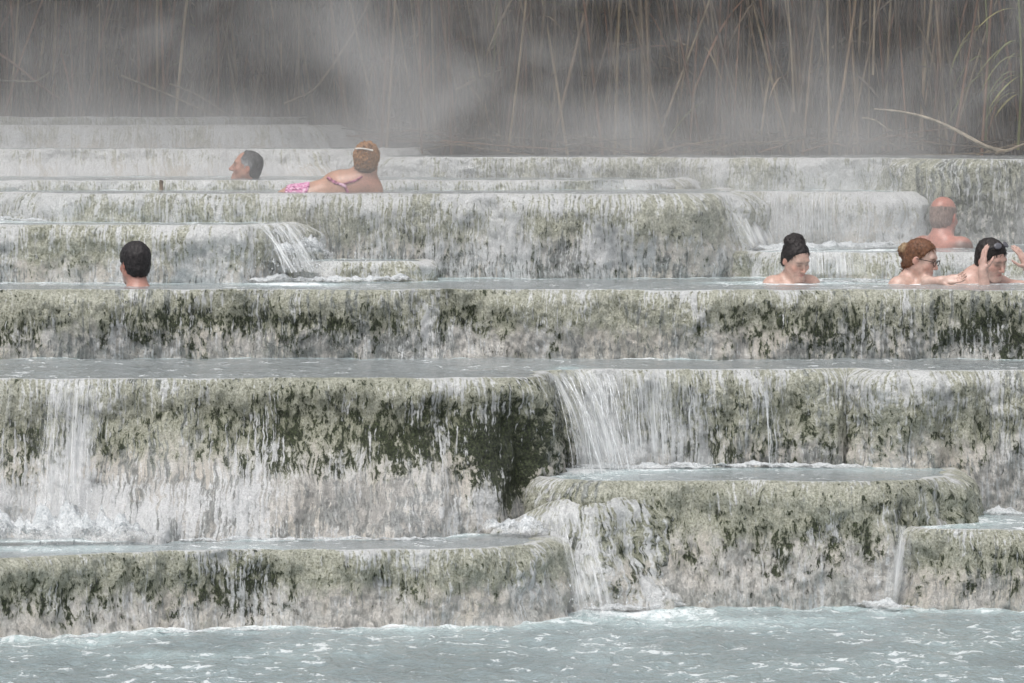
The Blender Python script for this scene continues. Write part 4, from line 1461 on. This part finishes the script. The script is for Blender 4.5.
def sphere_part(name, centre, r, mat, col, p, n=10):
    me_v, me_f = [], []
    for i in range(n + 1):
        for j in range(n):
            th, ph = math.pi * i / n, 2 * math.pi * j / n
            me_v.append(np.array(centre) - p['base'] + r * np.array([math.sin(th) * math.cos(ph), math.sin(th) * math.sin(ph), math.cos(th)]))
    for i in range(n):
        for j in range(n):
            me_f.append((i * n + j, (i + 1) * n + j, (i + 1) * n + (j + 1) % n, i * n + (j + 1) % n))
    return mesh_obj(name, me_v, np.array(me_f), mat, parent=p['root'], cols=np.repeat(np.array(col)[None], len(me_v), 0))


def band(name, p, runs, r, col, mat=None, parent=None):
    """thin tubes along point runs in the head's frame"""
    b = RB()
    for pts in runs:
        b.tube([p['H'] + p['R'] @ (np.array(x) * p['s']) - p['base'] for x in pts], r, r, col, 6)
    o = b.build(name, parent or p['root'])
    o.data.materials[0] = mat or M_GLOSS
    return o


def loop_pts(c, rx, rz, n=16, y=0.0):
    return [(c[0] + rx * math.cos(2 * math.pi * i / n), c[1] - y * abs(math.cos(2 * math.pi * i / n)), c[2] + rz * math.sin(2 * math.pi * i / n) * (1 if True else 1)) for i in range(n + 1)]


SHORT = [(-.12, -.085), (-.06, -.080), (-.030, -.060), (-.022, -.012), (.015, .000), (.022, -.02), (.032, -.01), (.045, .035), (.075, .066), (.11, .075)]
WOMAN = [(-.12, -.075), (-.05, -.070), (-.02, -.040), (.01, -.005), (.025, .005), (.045, .050), (.070, .080), (.11, .086)]

# 1  grey-haired man, profile to the left
p = person('man with short grey hair in profile, only his head above the high left pool', 1.778, V(246.5, 167, 28.6), 92, -10, 0, s=.80, skin=(.40, .22, .16), flush=.3, jaw=1.05, nose=1.1)
hair(p, (.055, .055, .055), SHORT, .006, lump=.002, grey=((.30, .30, .31), lambda l: np.exp(-((l[:, 2] - .015) / .035) ** 2) * sstep(-.06, .0, l[:, 1])), bald=((0, .085, .075), (.07, .065, .05)))

# 2  woman in the pink bikini, lying on her side with her back to the camera
d2 = 26.95
hd = V(367, 160, d2)


def reclining():
    """hand-laid figure: lies along the lip on her side, back to the camera, propped on her elbow"""
    base = np.array([X(340, d2), d2, 1.728])
    s = .80
    H = hd
    Rh = Rz(math.radians(-12)) @ Rx(math.radians(8)) @ Ry(math.radians(4))
    W = lambda px, py, dd=0.0: V(px, py, d2 + dd)
    f = Field(W(175, 236) - [0.1, .35, .05], W(410, 130) + [.1, .65, .05], .005)
    head_volumes(f, H, Rh, s)
    f.cap(H + Rh @ np.array([0, -.02, -.07]), W(361, 184, .0), .047, .056, .03)
    f.cap(W(360, 184), W(345, 187, .02), .075, .088, .05)
    f.ell(W(352, 189, .02), Rz(0) @ Ry(-.35), (.122, .078, .074), .06)            # upper back
    f.cap(W(338, 189, .02), W(316, 197, .03), .078, .070, .06)
    f.cap(W(316, 197, .03), W(298, 202, .03), .070, .085, .06)                   # waist to hip
    f.ell(W(291, 203, .03), Ry(-.15), (.10, .110, .078), .06)
    for dd in (-.05, .08):
        f.cap(W(288, 207, dd), W(214, 224, dd), .075, .055, .05)
        f.cap(W(214, 224, dd), W(145, 224, dd + .02), .054, .036, .03)
        f.cap(W(145, 224, dd + .02), W(125, 217, dd + .02), .034, .026, .02)
    # left arm (far), raised shoulder; right arm in front of the lip
    f.ell(W(334, 182, .06), np.eye(3), (.050, .050, .046), .04)
    f.cap(W(334, 182, .06), W(330, 208, .24), .042, .036, .03)
    f.cap(W(330, 208, .24), W(366, 210, .40), .035, .024, .02)
    hand_volumes(f, W(366, 210, .40), (1, .3, 0), (0, 0, -1), 1, .2, s=.9)
    f.ell(W(373, 190, -.01), np.eye(3), (.048, .052, .056), .045)
    f.cap(W(373, 191, -.01), W(384, 216, .10), .044, .036, .03)
    f.cap(W(384, 216, .10), W(372, 218, .34), .035, .024, .02)
    hand_volumes(f, W(372, 218, .34), (-.5, 1, 0), (0, 0, -1), -1, .2, s=.9)
    v, q = f.surface()
    skin = np.array((.47, .265, .185))
    col = np.repeat(skin[None], len(v), 0) * (1 + .12 * fbm(v * 14, 3)[:, None])
    pk = np.exp(-(((v - W(362, 182)) / [.09, .2, .04]) ** 2).sum(1))[:, None]
    col = col * (1 - .4 * pk) + np.array((.55, .25, .22)) * .4 * pk
    w_ = .45 * np.exp(-(((v - W(369, 188)) / [.035, .3, .018]) ** 2).sum(1))[:, None]
    col = col * (1 - w_) + np.array((.20, .11, .09)) * w_
    root = mesh_obj('person', v - base, q, M_SKIN, cols=np.clip(col, 0, 1))
    root.location = base
    tag(root, 'woman with pinned-up red-blond hair and pink bikini, lying with her back turned', 'person')
    P_ = dict(root=root, base=base, f=f, H=H, R=Rh, s=s)

    def bun(e, P, R, s_):
        e.ell(P(0, -.070, .085), R, (.042, .040, .036), .01)
        e.ell(P(0, -.085, .020), R, (.055, .035, .070), .01)
        e.ell(P(.012, -.085, .112), R, (.022, .022, .020), .008)
    hair(P_, (.30, .15, .062), WOMAN, .012, extra=bun, lump=.009, lscale=(55, 55, 30), wisps=500,
         grey=((.10, .062, .035), lambda l: .9 * sstep(-.01, -.07, l[:, 2])))
    band('hair_band', P_, [[(-.055, -.105, .088), (-.03, -.121, .094), (0, -.128, .096), (.03, -.122, .092), (.062, -.104, .084)]], .0045, (.85, .80, .74), M_CLOTH)

    def pat(v_, c_):
        n = fbm(v_ * 75, 2)
        c_ = c_.copy()
        c_[n > .25] = (.75, .58, .66)
        c_[n < -.35] = (.20, .05, .11)
        return c_
    cloth(P_, 'bikini_bottom', [(W(299, 184, dd), W(289, 209, dd), .058) for dd in np.linspace(-.16, .16, 9)], .006, (.60, .22, .40), pat)

    def strap(name, pts, r, col, t=.006):
        caps = []
        for a_, b_ in zip(pts[:-1], pts[1:]):
            n_ = max(2, int(np.hypot(b_[0] - a_[0], b_[1] - a_[1]) / 3))
            for i in range(n_):
                u0, u1 = i / n_, (i + 1) / n_
                q0 = [a_[0] + (b_[0] - a_[0]) * u0, a_[1] + (b_[1] - a_[1]) * u0]
                q1 = [a_[0] + (b_[0] - a_[0]) * u1, a_[1] + (b_[1] - a_[1]) * u1]
                for dd in np.arange(-.15, .01, .02):
                    caps.append((W(*q0, dd), W(*q1, dd), r))
        cloth(P_, name, caps, t, col, dk if r < .012 else None)
    dk = lambda v_, c_: np.where((fbm(v_ * 60, 2) > .15)[:, None], np.array((.50, .18, .30)), c_)
    strap('bikini_strap', [(328, 178), (336, 183), (344, 185), (349, 195)], .0095, (.22, .05, .09), .008)
    strap('bikini_strap', [(344, 184), (354, 181), (362, 177)], .0085, (.22, .05, .09), .008)
    strap('bikini_clasp', [(340, 184), (345, 186)], .010, (.66, .42, .54), .009)


reclining()

# 3  dark-haired man from behind, head only
p = person('man with thick dark hair seen from behind, neck-deep below the pale left terrace', 1.296, V(134.5, 263, 24.95), 30, 4, 0, skin=(.42, .225, .18), flush=.35, s=.86, neck=(0, -.035, -.165))
hair(p, (.020, .017, .018), [(-.12, -.095), (-.055, -.090), (-.030, -.060), (-.015, -.005), (.015, .000), (.03, -.01), (.045, .035), (.075, .060), (.11, .07)], .012, lump=.0045, lscale=(90, 90, 40))

# 4  woman with the dark bun, looking down
p = person('woman with dark hair in a top bun, looking down, shoulders just above the water', 1.296, V(796, 259.5, 25.3), 213, 24, 4, torso_yaw=198, jaw=.80, nose=.9, skin=(.50, .345, .285), male=False, flush=.25, s=.80, neck=(.0, -.07, -.105), lean=0.02)


def bun4(e, P, R, s):
    e.ell(P(0, -.052, .098), R, (.058, .052, .036), .012)
    e.ell(P(-.012, -.060, .112), R, (.036, .034, .030), .01)


hair(p, (.018, .014, .014), WOMAN, .006, extra=bun4, lump=.005, lscale=(60, 60, 35))

# 5  woman with glasses
d5 = 25.25
p = person('woman with dark-rimmed glasses and red-brown hair tied back, facing right in the water', 1.296, V(921.5, 258.5, d5), 246, 15, 0, torso_yaw=232, jaw=.82, nose=.9, skin=(.54, .385, .325), male=False, flush=.2, s=.82, neck=(0, -.07, -.108), lean=0.02,
           arms={-1: (V(927, 282, d5 - .16), V(941, 281, d5 - .22), (1, -.15, .10), (0, -.75, .65), .25, 1)})


def bun5(e, P, R, s):
    e.ell(P(0, -.115, .020), R, (.036, .036, .040), .01)
    e.cap(P(0, -.110, .01), P(.0, -.100, -.06), .020, .012, .01)
    e.cap(P(.0, -.100, -.06), P(.01, -.085, -.12), .012, .008, .01)


hair(p, (.135, .062, .033), WOMAN, .007, extra=bun5, lump=.005, grey=((.27, .19, .11), lambda l: sstep(-.085, -.125, l[:, 1]) * sstep(-.0, .03, l[:, 2])))
fr = band('glasses', p, [loop_pts((.033, .104, -.002), .025, .017, y=.004), loop_pts((-.033, .104, -.002), .025, .017, y=.004), [(-.008, .106, .002), (.008, .106, .002)],
                         [(.058, .098, .006), (.070, .05, .004), (.079, -.005, .0)], [(-.058, .098, .006), (-.070, .05, .004), (-.079, -.005, .0)]], .0020, (.03, .018, .014))

# 6  bald man from behind, veiled in steam
d6 = 27.2
p = person('balding man standing with his reddened back turned, in steam by the back wall', 1.425, V(944, 216, d6), -30, 6, 0, torso_yaw=-42, wide=.86, skin=(.42, .195, .15), flush=.35, s=.90, neck=(.012, -.03, -.130), lean=0.0,
           blobs=[(V(963, 246, d6 - .1), (.075, .3, .030), (.09, .075, .065), .85), (V(940, 236, d6), (.10, .3, .05), (.62, .27, .21), .4)])
hair(p, (.22, .155, .13), SHORT, .0025, lump=.0015, bald=((0, -.01, .10), (.088, .128, .080)), wisps=60)

# 7  man holding his hands to his face
d7 = 25.25
p = person('man with dark hair, sunglasses pushed up and both hands raised to his bowed head', 1.296, V(991.5, 259, d7), 222, 22, 6, torso_yaw=205, skin=(.53, .365, .31), flush=.3, s=.84, hsize=.90, neck=(.05, -.10, -.105), lean=0.03,
           arms={1: (V(986, 299, d7 - .20), V(983, 272, d7 - .20), (.02, .10, 1), (.9, .35, 0), .14, -1),
                 -1: (V(1052, 290, d7 - .05), V(1028, 268, d7 - .14), (-.50, 0, 1), (-.7, .5, -.2), .16, 1)})
hair(p, (.020, .016, .015), SHORT, .008, lump=.0045, lscale=(90, 90, 40))
sg = band('sunglasses', p, [[(-.062, .042, .098), (-.03, .064, .104), (0, .068, .103), (.03, .064, .104), (.062, .042, .098)], [(.062, .042, .098), (.080, .01, .072), (.086, -.03, .04)], [(-.062, .042, .098), (-.080, .01, .072), (-.086, -.03, .04)]], .0035, (.02, .02, .022))
for x in (-.033, .033):
    b = Field(p['H'] - .2, p['H'] + .2, .004)
    b.ell(p['H'] + p['R'] @ (np.array([x, .056, .113]) * p['s']), p['R'] @ Rx(.9) @ Rz(-x * 9), np.array((.028, .007, .022)) * p['s'], 0)
    v_, q_ = b.surface()
    mesh_obj('lens', v_ - p['base'], q_, M_GLOSS, parent=sg, cols=np.repeat(np.array([[.10, .10, .115]]), len(v_), 0))
